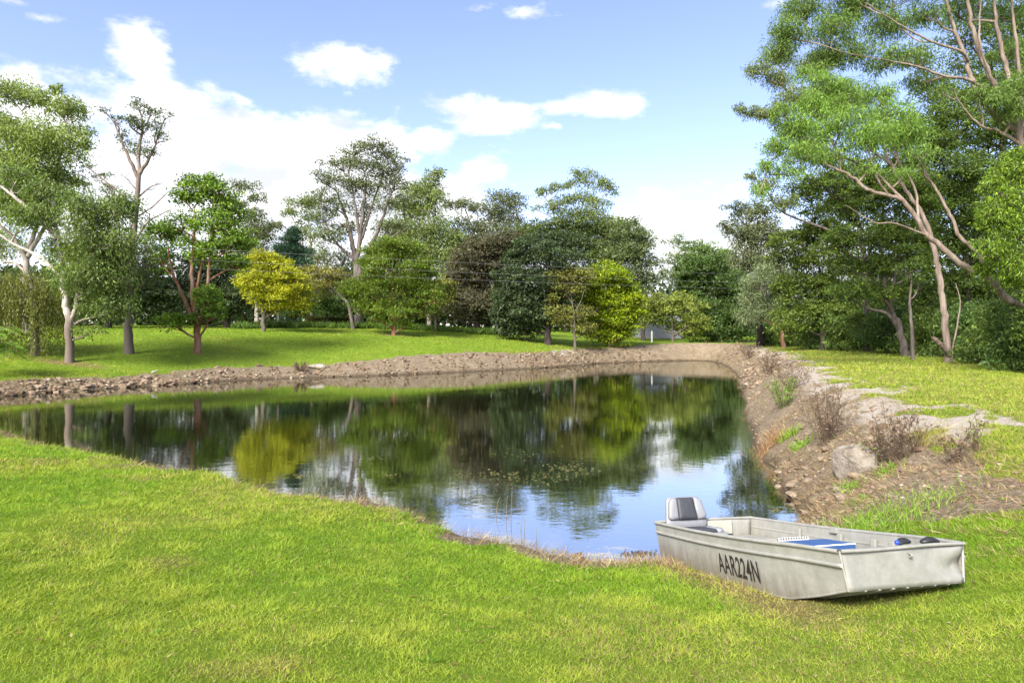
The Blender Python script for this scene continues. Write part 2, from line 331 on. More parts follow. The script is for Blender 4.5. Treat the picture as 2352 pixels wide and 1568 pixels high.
def ground_mat():
    m, nt, N, L, out = new_mat('ground')
    tc = N.new('ShaderNodeTexCoord'); at = N.new('ShaderNodeAttribute'); at.attribute_name = 'col'
    sp = N.new('ShaderNodeSeparateColor'); L.new(at.outputs['Color'], sp.inputs[0])
    geo = N.new('ShaderNodeNewGeometry'); pos = geo.outputs['Position']
    nA = tex_noise(N, L, .35, 5, pos); nB = tex_noise(N, L, 2.2, 6, pos, .6); nC = tex_noise(N, L, 22, 6, pos, .7); nD = tex_noise(N, L, 90, 4, pos, .7)
    def mix(f, a, b, bt='MIX'):
        n = N.new('ShaderNodeMix'); n.data_type = 'RGBA'; n.blend_type = bt
        if isinstance(f, (int, float)): n.inputs[0].default_value = f
        else: L.new(f, n.inputs[0])
        for i, v in ((6, a), (7, b)):
            if isinstance(v, tuple): n.inputs[i].default_value = (*v, 1)
            else: L.new(v, n.inputs[i])
        return n.outputs[2]
    def ma(op, a, b):
        n = N.new('ShaderNodeMath'); n.operation = op
        for i, v in enumerate((a, b)):
            if isinstance(v, (int, float)): n.inputs[i].default_value = v
            else: L.new(v, n.inputs[i])
        return n.outputs[0]
    turf = ramp(N, L, nB, [(.30, (.115, .200, .012)), (.5, (.165, .250, .018)), (.72, (.225, .280, .034))])
    turf2 = ramp(N, L, nA, [(.35, (.130, .215, .012)), (.55, (.175, .250, .018)), (.68, (.25, .265, .042))])
    turf = mix(.5, turf, turf2); turf = mix(.35, turf, ramp(N, L, nC, [(.3, (.075, .14, .008)), (.7, (.21, .30, .025))]))
    soil = ramp(N, L, nB, [(.25, (.14, .095, .060)), (.5, (.260, .213, .138)), (.72, (.42, .35, .25))])
    soil = mix(.6, soil, ramp(N, L, nC, [(.30, (.06, .038, .025)), (.5, (.214, .160, .102)), (.68, (.48, .395, .285))]))
    stone = ramp(N, L, nC, [(.25, (.34, .28, .215)), (.5, (.50, .44, .365)), (.75, (.60, .55, .475))])
    straw = ramp(N, L, nC, [(.3, (.13, .085, .04)), (.7, (.32, .235, .11))])
    base = mix(ma('MULTIPLY', sp.outputs[1], 1.0), soil, stone)
    gm = N.new('ShaderNodeMapRange'); L.new(ma('ADD', sp.outputs[0], ma('MULTIPLY', ma('SUBTRACT', nC, .5), .9)), gm.inputs[0]); gm.inputs[1].default_value = .38; gm.inputs[2].default_value = .62
    c = mix(gm.outputs[0], base, turf); c = mix(ma('MULTIPLY', sp.outputs[2], .8), c, straw)
    # wet dark rim just at the water
    sz = N.new('ShaderNodeSeparateXYZ'); L.new(pos, sz.inputs[0])
    wet = N.new('ShaderNodeMapRange'); L.new(ma('ADD', sz.outputs[2], ma('MULTIPLY', ma('SUBTRACT', nB, .5), .12)), wet.inputs[0]); wet.inputs[1].default_value = .17; wet.inputs[2].default_value = .03
    c = mix(ma('MULTIPLY', wet.outputs[0], .75), c, (.07, .048, .028))
    p = N.new('ShaderNodeBsdfPrincipled'); L.new(c, p.inputs['Base Color']); p.inputs['Roughness'].default_value = .9; p.inputs['Specular IOR Level'].default_value = .15
    b = N.new('ShaderNodeBump'); b.inputs['Strength'].default_value = .9; b.inputs['Distance'].default_value = .09; L.new(ma('ADD', nC, ma('MULTIPLY', nD, .4)), b.inputs['Height']); L.new(b.outputs[0], p.inputs['Normal'])
    L.new(p.outputs[0], out.inputs[0]); return m
GROUND = tag(obj('ground', g_me, ground_mat()), 'grassy ground with bare earth banks round the pond', kind='structure')

def water_mat():
    m, nt, N, L, out = new_mat('pond_water')
    geo = N.new('ShaderNodeNewGeometry')
    p = N.new('ShaderNodeBsdfDiffuse')
    n0 = tex_noise(N, L, .5, 3, geo.outputs['Position'])
    c = ramp(N, L, n0, [(.3, (.006, .007, .003)), (.7, (.014, .014, .006))])
    L.new(c, p.inputs['Color'])
    gl = N.new('ShaderNodeBsdfGlossy'); gl.inputs['Roughness'].default_value = .012; gl.inputs['Color'].default_value = (.97, .985, .96, 1)
    mp = N.new('ShaderNodeMapping'); L.new(geo.outputs['Position'], mp.inputs[0]); mp.inputs['Scale'].default_value = (1.0, 1.6, 1)
    w1 = tex_noise(N, L, 3.0, 3, mp.outputs[0]); w2 = tex_noise(N, L, 13.0, 2, mp.outputs[0]); calm = tex_noise(N, L, .22, 2, geo.outputs['Position'])
    a = N.new('ShaderNodeMath'); a.operation = 'MULTIPLY_ADD'; L.new(w2, a.inputs[0]); a.inputs[1].default_value = .22; L.new(w1, a.inputs[2])
    b = N.new('ShaderNodeBump'); b.inputs['Distance'].default_value = .012; L.new(a.outputs[0], b.inputs['Height'])
    cr = N.new('ShaderNodeMapRange'); L.new(calm, cr.inputs[0]); cr.inputs[1].default_value = .35; cr.inputs[2].default_value = .65; cr.inputs[3].default_value = .05; cr.inputs[4].default_value = .16
    L.new(cr.outputs[0], b.inputs['Strength']); L.new(b.outputs[0], gl.inputs['Normal'])
    lw = N.new('ShaderNodeLayerWeight'); lw.inputs[0].default_value = .5
    fr = N.new('ShaderNodeMapRange'); L.new(lw.outputs['Facing'], fr.inputs[0]); fr.inputs[1].default_value = .0; fr.inputs[2].default_value = .85; fr.inputs[3].default_value = .06; fr.inputs[4].default_value = .74
    mx = N.new('ShaderNodeMixShader'); L.new(fr.outputs[0], mx.inputs[0]); L.new(p.outputs[0], mx.inputs[1]); L.new(gl.outputs[0], mx.inputs[2]); L.new(mx.outputs[0], out.inputs[0]); return m
wv = np.array([(-24, 4, 0), (22, 4, 0), (22, 62, 0), (-24, 62, 0)], float)
WATER = tag(obj('pond_water', mesh_np(wv, np.array([[0, 1, 2, 3]]), name='pond_water'), water_mat()), 'still dark pond water mirroring trees and sky', kind='structure')

# ------------------------------------------------------------------ plants: tubes, leaves, trees
def rnd_unit(n):
    v = rng.normal(size=(n, 3)); return v / np.linalg.norm(v, axis=1)[:, None]
def norm(v):
    return v / np.maximum(np.linalg.norm(v, axis=-1, keepdims=True), 1e-9)
class Tubes:
    def __init__(s): s.V = []; s.F = []; s.n = 0
    def add(s, pts, rad, k=6):
        pts = np.asarray(pts, float); rad = np.asarray(rad, float); m = len(pts)
        t = np.gradient(pts, axis=0); t = norm(t)
        ref = np.array((1., 0, 0)) if abs(t[:, 0]).mean() < .8 else np.array((0, 1., 0))
        u = norm(np.cross(t, ref)); v = np.cross(t, u)
        a = np.arange(k) * 2 * math.pi / k
        ring = pts[:, None, :] + rad[:, None, None] * (np.cos(a)[None, :, None] * u[:, None, :] + np.sin(a)[None, :, None] * v[:, None, :])
        s.V.append(ring.reshape(-1, 3))
        i = np.arange(m - 1)[:, None] * k; j = np.arange(k)[None, :]; j2 = (np.arange(k) + 1)[None, :] % k
        s.F.append(np.stack([i + j, i + j2, i + k + j2, i + k + j], -1).reshape(-1, 4) + s.n); s.n += m * k
    def mesh(s, off=(0, 0, 0), name='trunk', col=None):
        V = np.concatenate(s.V) - np.asarray(off)
        return mesh_np(V, np.concatenate(s.F), col, True, name)
def spline(ctrl, n):
    ctrl = np.asarray(ctrl, float); m = len(ctrl)
    if m == 2: return ctrl[0] + (ctrl[1] - ctrl[0]) * np.linspace(0, 1, n)[:, None]
    e = np.vstack([2 * ctrl[0] - ctrl[1], ctrl, 2 * ctrl[-1] - ctrl[-2]])
    s = np.linspace(0, m - 1 - 1e-6, n); i = s.astype(int); t = (s - i)[:, None]
    a, b, c, d = e[i], e[i + 1], e[i + 2], e[i + 3]
    return .5 * (2 * b + (c - a) * t + (2 * a - 5 * b + 4 * c - d) * t ** 2 + (3 * b - a - 3 * c + d) * t ** 3)
class Leaves:
    def __init__(s): s.V = []; s.C = []
    def add(s, pos, direc, nrm, ln, wd, col):
        """diamond leaves: pos = leaf base, direc = along, nrm = approximate face normal"""
        d = norm(direc); side = norm(np.cross(d, nrm)); up = np.cross(side, d)
        ln = np.asarray(ln)[:, None]; wd = np.asarray(wd)[:, None]
        b = pos; t = pos + d * ln; m = pos + d * ln * .45 + up * wd * .12
        s.V.append(np.stack([b, m + side * wd * .5, t, m - side * wd * .5], 1).reshape(-1, 3)); s.C.append(np.repeat(col, 4, 0))
    def mesh(s, off=(0, 0, 0), name='crown'):
        V = np.concatenate(s.V) - np.asarray(off); F = np.arange(len(V)).reshape(-1, 4)
        return mesh_np(V, F, np.clip(np.concatenate(s.C), 0, 1), False, name)
class Blades:
    def __init__(s): s.V = []; s.C = []
    def add(s, pos, direc, nrm, ln, wd, col):
        d = norm(direc); side = norm(np.cross(d, nrm)); h = np.asarray(wd)[:, None] * .5
        s.V.append(np.stack([pos - side * h, pos + side * h, pos + d * np.asarray(ln)[:, None]], 1).reshape(-1, 3)); s.C.append(np.repeat(col, 3, 0))
    def mesh(s, off=(0, 0, 0), name='crown'):
        V = np.concatenate(s.V) - np.asarray(off); return mesh_np(V, np.arange(len(V)).reshape(-1, 3), np.clip(np.concatenate(s.C), 0, 1), False, name)
LEAF_GAIN = 1.7
def leaf_cols(n, pal, clump_j, jit=.22):
    """pal: list of (colour, weight); clump_j: per-leaf brightness of its clump"""
    cs = np.array([p[0] for p in pal]); w = np.array([p[1] for p in pal], float); w /= w.sum()
    c = cs[rng.choice(len(cs), n, p=w)]
    return LEAF_GAIN * c * (clump_j * (1 + jit * rng.normal(size=n)))[:, None].clip(.4, 2.0)

def limb_to(T, nodes, target, r_end, k=5, gn=.10, start=None, r_cap=None, up=.25):
    """grow a limb from the best place on the skeleton to target and add it to the skeleton"""
    pts = np.array([q[0] for q in nodes]); rs = np.array([q[1] for q in nodes])
    if start is None:
        dv = pts - target; dist = np.linalg.norm(dv, axis=1); hor = np.hypot(dv[:, 0], dv[:, 1])
        cost = dist + 1.6 * np.clip(dv[:, 2] + .55 * hor, 0, None) + .5 * (rs < r_end * 1.3)
        start = int(np.argmin(cost))
    a = pts[start]; L = np.linalg.norm(target - a)
    if L < 1e-3: return
    r0 = min(rs[start] * .72, r_cap or 9, max(r_end * 1.4, .022 * L + r_end))
    m1 = a + (target - a) * .35 + np.array((0, 0, -up * .25 * L)) * rng.uniform(.2, 1) + rng.normal(size=3) * gn * L * .6
    m2 = a + (target - a) * .7 + np.array((0, 0, up * .15 * L)) * rng.uniform(-.3, 1) + rng.normal(size=3) * gn * L * .6
    n = max(5, min(12, int(L / .35) + 4))
    path = spline([a, m1, m2, target], n); rad = np.linspace(r0, r_end, n)
    T.add(path, rad, k)
    for p, r in zip(path[2:], rad[2:]): nodes.append((p, r))

LOBE, FULL, SPREAD = 1.14, 1.75, 1.5
def tree(name, label, px, Y, trunk, r0, lobes, pal, bark, leaf=(.24, .13), cover=2.6, style='broad', group=None, limbs=(), per=42, cat='tree', clump=.26, r_tip=.03, twig=.5, flat=.7, dead=(), base_xy=None, parts=None):
    """trunk: [(px, py, dY)...] from just above the base; lobes: [(px, py, rx, ry, dY)]; all in view directions at depth Y"""
    bx, by = ((px - CX) / FD * Y, Y) if base_xy is None else base_xy
    bz = gz(bx, by); base = np.array((bx, by, bz)); s = FD / Y
    root = empty(name, base, label, cat, group)
    T = Tubes(); nodes = []
    tp = [base - np.array((0, 0, .25))] + [P(a, b, Y + (c[0] if c else 0)) for a, b, *c in trunk]
    n = max(8, 5 * len(tp)); path = spline(tp, n); t = np.linspace(0, 1, n)
    path[2:] += rng.normal(size=(n - 2, 3)) * r0 * .12
    rad = r0 * (1 - t) ** .8 * .82 + r_tip + r0 * .28 * np.exp(-t * n * .8)
    T.add(path, rad, 9)
    nodes += [(p, r) for p, r in zip(path, rad)][2:]
    for lb in limbs:
        pts = [P(a, b, Y + c) for a, b, c, r in lb]; rr = [q[3] * (.72 if bark is B_PINK else 1) for q in lb]
        m = 6 * len(pts); pp = spline(pts, m); pp[1:] += rng.normal(size=(m - 1, 3)) * rr[0] * .12
        rad = np.interp(np.linspace(0, 1, m), np.linspace(0, 1, len(rr)), rr); T.add(pp, rad, 7)
        nodes += [(p, r) for p, r in zip(pp, rad)][2:]
    Lf = Blades(); lw, ww = leaf[0] * .82, leaf[1] * .82
    for lb in lobes:
        lx, ly, rx, ry = lb[:4]; dY = lb[4] if len(lb) > 4 else rng.uniform(-.5, .5) * rx / s
        cv = cover * FULL * (lb[5] if len(lb) > 5 else 1)
        c = P(lx, ly, Y + dY); a, b = rx * LOBE / s, ry * LOBE / s; dep = .5 * (a + b) * 1.0
        core = c - np.array((0, 0, .25 * b)); n0 = len(nodes)
        limb_to(T, nodes, core, r_tip * 1.25, 6)
        own = nodes[max(0, len(nodes) - 6):]
        nl = int(cv * math.pi * a * b / (.5 * lw * ww)); nc = int(np.clip(nl // per, 7, 24)); pc = max(8, nl // nc)
        d = rnd_unit(nc); d[:, 2] = np.where(d[:, 2] < -.35, -d[:, 2] * .6, d[:, 2]); d = norm(d)
        rr = rng.uniform(0, 1, nc) ** .42
        cc = c + d * rr[:, None] * np.array((a, dep, b))
        for q in cc[:max(2, int(nc * min(1, twig * 1.6)))]:
            limb_to(T, own_nodes(own, nodes, n0), q, r_tip * .35, 3, .08, r_cap=r_tip * 1.1)
        rc = clump * SPREAD * (a * b * dep) ** (1 / 3) * rng.uniform(.7, 1.35, nc)
        ci = np.repeat(np.arange(nc), pc); m = len(ci)
        off = rnd_unit(m); off[:, 2] = np.where(off[:, 2] < -.25, -off[:, 2], off[:, 2]); off *= (rng.uniform(.12, 1, m) ** .5)[:, None] * rng.normal(1, .13, m)[:, None]; off[:, 2] *= flat
        if style == 'droop': off[:, 2] = np.where(rng.uniform(0, 1, m) < .45, -np.abs(off[:, 2]) * 1.5, off[:, 2])
        pos = cc[ci] + off * rc[ci][:, None]
        fill = rng.uniform(0, 1, m) < .22; fu = rnd_unit(m) * (rng.uniform(0, 1, m) ** .4)[:, None]; pos = np.where(fill[:, None], c + fu * np.array((a, dep, b)) * .95, pos)
        outw = norm(norm(pos - c) * .35 + norm(off))
        cb = rng.uniform(.78, 1.24, nc)[ci]
        col = leaf_cols(m, pal, cb)
        ls = lw * rng.uniform(.65, 1.3, m); ws = ww * rng.uniform(.7, 1.25, m)
        if style == 'droop':
            dr = norm(rnd_unit(m) * .75 + outw * .35 + np.array((0, 0, -.75))); nr = norm(rnd_unit(m) + outw * .6 + np.array((0, 0, .5)))
        elif style == 'upright':
            dr = norm(rnd_unit(m) * .7 + outw * .8 + np.array((0, 0, .35))); nr = norm(rnd_unit(m) * .8 + np.array((0, 0, .6)))
        else:
            dr = norm(rnd_unit(m) + outw * .5 + np.array((0, 0, -.25))); nr = norm(outw * .75 + np.array((0, 0, .6)) + rnd_unit(m) * .8)
        Lf.add(pos, dr, nr, ls, ws, col)
    for lb in dead:      # bare dead twigs
        pts = [P(a, b, Y + c) for a, b, c, r in lb]; rr = [q[3] for q in lb]
        m = 5 * len(pts); pp = spline(pts, m); rad = np.interp(np.linspace(0, 1, m), np.linspace(0, 1, len(rr)), rr); T.add(pp, rad, 5)
        for q in range(5):
            i = rng.integers(m // 3, m - 1); e = pp[i] + (rnd_unit(1)[0] + np.array((0, 0, .4))) * rng.uniform(.3, .9); T.add(spline([pp[i], (pp[i] + e) / 2 + rng.normal(size=3) * .06, e], 5), np.linspace(rad[i] * .6, .006, 5), 3)
    obj('trunk', T.mesh(base), bark, root)
    if lobes: obj('crown', Lf.mesh(base), M_LEAF, root)
    return root
def own_nodes(own, nodes, n0):
    return nodes[n0:] if len(nodes) - n0 > 3 else own

# palettes (real leaf colours, linear)
GUM = [((.105, .140, .040), 3), ((.075, .105, .032), 3), ((.155, .185, .055), 1.5), ((.10, .075, .035), .4)]
GUMLIGHT = [((.125, .168, .045), 3), ((.088, .125, .034), 2.5), ((.175, .215, .062), 1.5)]
GUMGREY = [((.078, .098, .040), 3), ((.058, .074, .031), 3), ((.11, .130, .054), 1.2), ((.085, .065, .035), .4)]
GREEN = [((.080, .122, .016), 3), ((.056, .090, .013), 3), ((.120, .165, .022), 1.4), ((.15, .17, .03), .5)]
MID = [((.055, .095, .022), 3), ((.038, .070, .018), 3), ((.085, .130, .030), 1)]
DARK = [((.040, .060, .024), 3), ((.028, .044, .018), 3), ((.062, .086, .036), 1)]
OLIVE = [((.115, .125, .025), 3), ((.085, .095, .022), 2), ((.16, .165, .035), 1.2)]
YELLOW = [((.235, .240, .012), 3), ((.180, .195, .011), 3), ((.28, .27, .016), 1.2), ((.115, .145, .012), 1.4)]
LIME = [((.160, .215, .007), 3), ((.115, .168, .007), 3), ((.215, .245, .010), 1.4), ((.065, .108, .007), 1.8), ((.22, .19, .012), .3)]
BROWN = [((.062, .056, .030), 3), ((.048, .045, .025), 3), ((.082, .078, .040), 1), ((.050, .062, .026), 1.5)]
PINE = [((.022, .052, .030), 3), ((.016, .038, .022), 3), ((.035, .070, .040), 1)]
BRIGHT = [((.135, .225, .022), 3), ((.095, .175, .018), 3), ((.19, .275, .036), 1.6)]
UNDER = [((.068, .105, .020), 3), ((.048, .078, .016), 3), ((.110, .155, .030), 1.4)]
GREYGREEN = [((.115, .145, .070), 3), ((.085, .110, .052), 3), ((.15, .175, .09), 1)]

WOOD = 'trees beyond the far lawn'; RIGHTWOOD = 'trees of the dense wood by the bank'; LAWN = 'trees standing on the far lawn'
# ---- left group
tree('gum_tree', 'tall pale gum with white forked trunk behind the weeping willow at the left edge', 60, 42, [(60, 700), (62, 600), (70, 560, .3), (120, 430, .5), (150, 300)], .27,
     [(20, 215, 62, 26, 0), (85, 228, 40, 20, .5), (150, 255, 42, 30), (130, 205, 16, 12), (60, 320, 75, 42, -1), (120, 350, 62, 48, -1), (40, 395, 70, 45, -1.5), (175, 305, 30, 26, 0, .7), (120, 410, 60, 34), (10, 300, 50, 40, 1), (15, 470, 60, 45, -1), (75, 470, 55, 40), (185, 335, 24, 20, 0, .6), (0, 560, 50, 40, 1, .6), (180, 420, 20, 18, 0, .6)],
     GUMLIGHT, B_PALE, (.25, .11), 2.2, 'droop', limbs=[[(62, 600, 0, .16), (30, 545, -.5, .11), (-30, 490, -1, .07), (-60, 420, -1, .04)], [(64, 590, 0, .16), (110, 500, .6, .1), (120, 400, .8, .05)]], clump=.34)
tree('gum_tree', 'white gum with brown butt and bare bark ring on the lawn, second trunk from left', 160, 30.5, [(158, 740), (150, 690), (142, 600), (133, 545), (125, 490, .3), (118, 430, .4)], .19,
     [(215, 490, 62, 40, -.5), (280, 480, 40, 34, -.3), (225, 560, 75, 55, -.6), (90, 500, 48, 36), (110, 450, 50, 36, .3), (200, 640, 75, 50, -.5), (245, 700, 55, 42, -.3), (150, 590, 45, 40, .5), (270, 600, 40, 45, .3), (30, 420, 50, 40, .5, .8), (55, 500, 44, 34, .5, .8), (205, 760, 30, 18, 0, .3)],
     [((.085, .125, .028), 3), ((.062, .094, .023), 3), ((.125, .165, .042), 1.3)], B_WHITE, (.20, .085), 2.3, 'droop',
     limbs=[[(133, 548, 0, .13), (90, 500, -.2, .10), (30, 450, -.4, .07), (-10, 420, -.6, .04)], [(146, 640, 0, .10), (90, 590, .3, .08), (30, 560, .5, .06), (-20, 525, .5, .03)], [(158, 745, 0, .13), (172, 710, 0, .10), (182, 660, .1, .08), (215, 560, .2, .05)], [(172, 745, 0, .06), (190, 735, -.1, .05), (250, 720, -.2, .03)]], group=LAWN, clump=.32)
tree('gum_tree', 'tall slim sparse gum with a vase of thin leaves on dark rough trunk', 297, 33.4, [(297, 720), (300, 600), (310, 500), (318, 410), (322, 330, .2), (330, 270)], .23,
     [(320, 250, 26, 18, 0), (345, 262, 18, 16, .3), (300, 285, 20, 24, -.2), (330, 300, 22, 26, .2), (262, 278, 20, 12), (240, 255, 14, 9), (280, 320, 16, 20), (365, 320, 16, 22), (330, 350, 26, 22), (378, 270, 14, 14), (360, 290, 16, 16), (305, 345, 18, 18), (205, 385, 14, 10), (232, 412, 20, 14), (250, 440, 22, 16), (330, 600, 40, 55, 0, 1.3), (320, 650, 38, 40, 0, 1.3)],
     [((.062, .085, .030), 3), ((.045, .062, .024), 3), ((.085, .105, .04), 1)], B_TALL, (.16, .075), .72, 'broad', per=26,
     limbs=[[(318, 410, 0, .10), (290, 350, -.2, .07), (262, 280, -.4, .03)], [(320, 400, 0, .10), (350, 350, .2, .06), (372, 285, .3, .03)], [(312, 480, 0, .08), (270, 440, -.2, .05), (205, 385, -.4, .02)]],
     dead=[[(316, 455, 0, .05), (345, 430, .2, .03), (375, 420, .3, .012)], [(312, 500, 0, .05), (350, 475, .1, .03), (388, 440, .2, .012)], [(316, 440, 0, .04), (290, 410, .1, .02), (275, 400, .1, .01)], [(308, 560, 0, .06), (340, 510, .2, .04), (395, 480, .4, .02)]], group=LAWN, clump=.32)
tree('red_gum_tree', 'red stemmed many-trunked tree with glossy green clumps on the lawn slope', 453, 35.2, [(453, 770), (447, 720), (440, 640), (445, 560), (450, 490)], .2,
     [(460, 430, 46, 26, 0), (430, 460, 30, 30), (500, 460, 44, 34, .3), (530, 500, 36, 40, .5), (490, 520, 44, 34, -.3), (550, 555, 32, 32), (420, 520, 34, 26, 0, .6), (440, 570, 40, 26, 0, .5), (510, 575, 46, 30, -.3), (380, 545, 40, 34, .5), (370, 600, 30, 30, .5, .7), (540, 610, 36, 24), (480, 690, 34, 26, -.6), (495, 720, 26, 22, -.5), (400, 745, 36, 18, -.5), (440, 735, 20, 14, -.5), (395, 730, 22, 12, -.4), (470, 590, 36, 30, 0, .7)],
     [((.095, .160, .018), 3), ((.065, .115, .014), 3), ((.145, .215, .028), 1.6)], B_RED, (.20, .13), 2.5, 'broad',
     limbs=[[(452, 765, 0, .12), (470, 700, -.1, .10), (480, 620, -.1, .08), (485, 520, 0, .04)], [(450, 745, 0, .11), (420, 680, .1, .09), (395, 620, .2, .06), (385, 560, .2, .03)], [(455, 780, 0, .06), (475, 745, -.2, .05), (480, 700, -.3, .03)], [(447, 700, 0, .09), (465, 600, .1, .06), (500, 500, .2, .03)]], group=LAWN, clump=.3)
# willow
def willow():
    Y = 31; base = np.array(((82 - CX) / FD * Y, Y, 0)); base[2] = gz(*base[:2])
    root = empty('willow_tree', base, 'weeping willow with hanging olive strands on the lawn at the left', 'tree', LAWN)
    T = Tubes(); nodes = []
    path = spline([base - (0, 0, .2), P(80, 760, Y), P(78, 700, Y), P(70, 640, Y)], 14); T.add(path, np.linspace(.22, .08, 14), 8); nodes = [(p, .1) for p in path[6:]]
    Lf = Leaves(); s = FD / Y
    tops = []
    for lx, ly, rx, ry in ((45, 640, 50, 24), (85, 655, 50, 30), (5, 655, 50, 30), (122, 685, 26, 34), (-50, 675, 50, 36)):
        c = P(lx, ly, Y); limb_to(T, nodes, c, .03, 5)
        m = int(rx * 2.6); d = rnd_unit(m); tops.append(c + d * np.array((rx / s, 1.3, ry / s)))
    tops = np.concatenate(tops)
    for q in tops:
        ln = rng.uniform(1.0, 3.4) if rng.random() < .8 else rng.uniform(.6, 1.2); zmin = gz(q[0], q[1]) + .15
        ln = min(ln, q[2] - zmin)
        if ln < .3: continue
        m = int(ln / .055); t = np.linspace(0, 1, m); sway = rng.normal(size=2) * .18
        pos = q + np.stack([sway[0] * t ** 1.5, sway[1] * t ** 1.5, -ln * t], 1) + rng.normal(size=(m, 3)) * .05
        dr = norm(rnd_unit(m) * .55 + np.array((0, 0, -1))); nr = norm(rnd_unit(m) + np.array((0, -.4, .3)))
        Lf.add(pos, dr, nr, rng.uniform(.10, .2, m), rng.uniform(.03, .055, m), leaf_cols(m, [((.095, .108, .024), 3), ((.07, .082, .02), 2), ((.125, .13, .032), 1)], np.full(m, rng.uniform(.75, 1.25))))
    obj('trunk', T.mesh(base), B_GREY, root); obj('crown', Lf.mesh(base), M_LEAF, root)
willow()
# ---- shrubs and trees behind the lawn, back to front
tree('gum_tree', 'slender gum with small flat-topped tufts rising behind the red stemmed tree', 590, 70, [(590, 650), (580, 560), (572, 480)], .25,
     [(560, 428, 34, 13), (592, 455, 22, 12), (575, 500, 30, 28, 0, .7), (600, 530, 42, 24, 0, .7), (580, 560, 40, 34), (545, 470, 18, 10), (625, 520, 20, 14), (560, 600, 45, 40)], GUMGREY, B_PALE, (.34, .16), 1.7, 'droop', group=WOOD, clump=.34)
tree('gum_tree', 'thin-leaved gum just to the left of the tallest tree', 716, 72, [(716, 680), (716, 600), (712, 540), (705, 480)], .2,
     [(690, 470, 34, 16), (720, 465, 26, 14), (665, 488, 22, 12), (715, 500, 34, 16, 0, .8), (720, 545, 36, 30, 0, .6), (690, 530, 22, 22, 0, .5), (730, 600, 26, 34, 0, .5)], GUM, B_PALE, (.34, .15), 1.5, 'droop', limbs=[[(716, 660, 0, .13), (700, 600, .3, .09), (690, 500, .5, .04)]], group=WOOD, clump=.34)
tree('gum_tree', 'gum with swept tufted crown leaning right of the tallest tree', 985, 76, [(985, 700), (982, 600), (985, 520), (975, 460)], .28,
     [(1003, 402, 22, 14), (985, 428, 36, 18), (955, 445, 36, 22), (1000, 460, 26, 24), (930, 480, 34, 24), (975, 490, 40, 24), (920, 525, 40, 28), (960, 540, 46, 30), (1005, 530, 34, 30), (900, 560, 36, 26), (950, 585, 50, 34), (1000, 590, 42, 40), (1040, 560, 36, 34), (1050, 610, 46, 42)], GUM, B_PALE, (.36, .17), 1.9, 'droop', group=WOOD, clump=.34)
tree('gum_tree', 'twin gum with loose tufts left of centre sky gap above the brown tree', 1140, 84, [(1140, 690), (1140, 600), (1145, 520)], .26,
     [(1150, 458, 32, 18), (1180, 470, 28, 22), (1125, 485, 30, 22), (1065, 470, 30, 12), (1035, 472, 20, 10), (1090, 478, 18, 12), (1165, 505, 40, 26), (1120, 530, 42, 28), (1070, 520, 32, 24), (1175, 550, 40, 34), (1110, 575, 48, 34), (1060, 570, 40, 34), (1210, 540, 30, 30)], GUMGREY, B_PALE, (.38, .18), 1.6, 'droop', limbs=[[(1140, 640, 0, .18), (1100, 560, 1, .12), (1068, 480, 2, .05)], [(1142, 600, 0, .14), (1165, 530, 0, .09), (1185, 470, 0, .04)]], group=WOOD, clump=.36)
tree('gum_tree', 'tall open-crowned gum with flat leafy plates above the dark trees', 1300, 92, [(1295, 690), (1295, 600), (1310, 540), (1328, 470)], .3,
     [(1345, 402, 32, 15), (1325, 422, 22, 12), (1372, 425, 26, 16), (1398, 440, 17, 16), (1270, 432, 26, 11), (1240, 444, 18, 12), (1300, 428, 14, 8), (1295, 462, 30, 15), (1340, 460, 32, 17), (1272, 475, 24, 15), (1375, 470, 26, 16), (1228, 478, 14, 10, 0, .5), (1310, 490, 34, 16, 0, .7), (1360, 500, 34, 20), (1405, 520, 30, 22)], GUM, B_PALE, (.40, .19), 1.45, 'droop', limbs=[[(1297, 600, 0, .2), (1280, 540, 0, .14), (1268, 480, 0, .09), (1245, 445, 0, .05)], [(1300, 580, 0, .16), (1325, 510, 1, .1), (1350, 440, 1, .05)], [(1310, 545, 0, .12), (1360, 480, -1, .07), (1390, 445, -1, .04)]], group=WOOD, clump=.36)
tree('broadleaf_tree', 'mid green round tree behind the dark oak, crown top showing', 1370, 76, [(1370, 700), (1375, 620)], .4,
     [(1330, 530, 70, 36), (1390, 545, 60, 42), (1430, 540, 40, 36), (1350, 590, 80, 50), (1420, 600, 60, 50), (1280, 560, 60, 40), (1230, 545, 46, 30)], [((.062, .088, .026), 3), ((.045, .068, .020), 3), ((.10, .12, .03), 1)], B_GREY, (.36, .22), 2.3, group=WOOD)
tree('gum_tree', 'pale grey-green tree with dark trunk right of the lime tree', 1478, 72, [(1478, 720), (1476, 640), (1465, 590)], .26,
     [(1450, 545, 44, 26), (1480, 565, 26, 24), (1440, 590, 46, 34), (1475, 610, 34, 34), (1445, 640, 42, 30), (1490, 650, 24, 26, 0, .7), (1460, 690, 42, 34), (1485, 720, 26, 30)], [((.085, .110, .042), 3), ((.060, .082, .032), 3), ((.12, .14, .055), 1)], B_DARK, (.34, .19), 1.9, group=WOOD, clump=.3)
tree('gum_tree', 'thin see-through sapling gum against white cloud right of centre', 1560, 86, [(1560, 720), (1558, 640), (1555, 580)], .16,
     [(1548, 560, 22, 18), (1575, 575, 20, 18), (1545, 600, 26, 24, 0, .7), (1570, 620, 26, 24, 0, .8), (1540, 640, 28, 22)], GUM, B_GREY, (.34, .2), 1.1, group=WOOD, clump=.36)
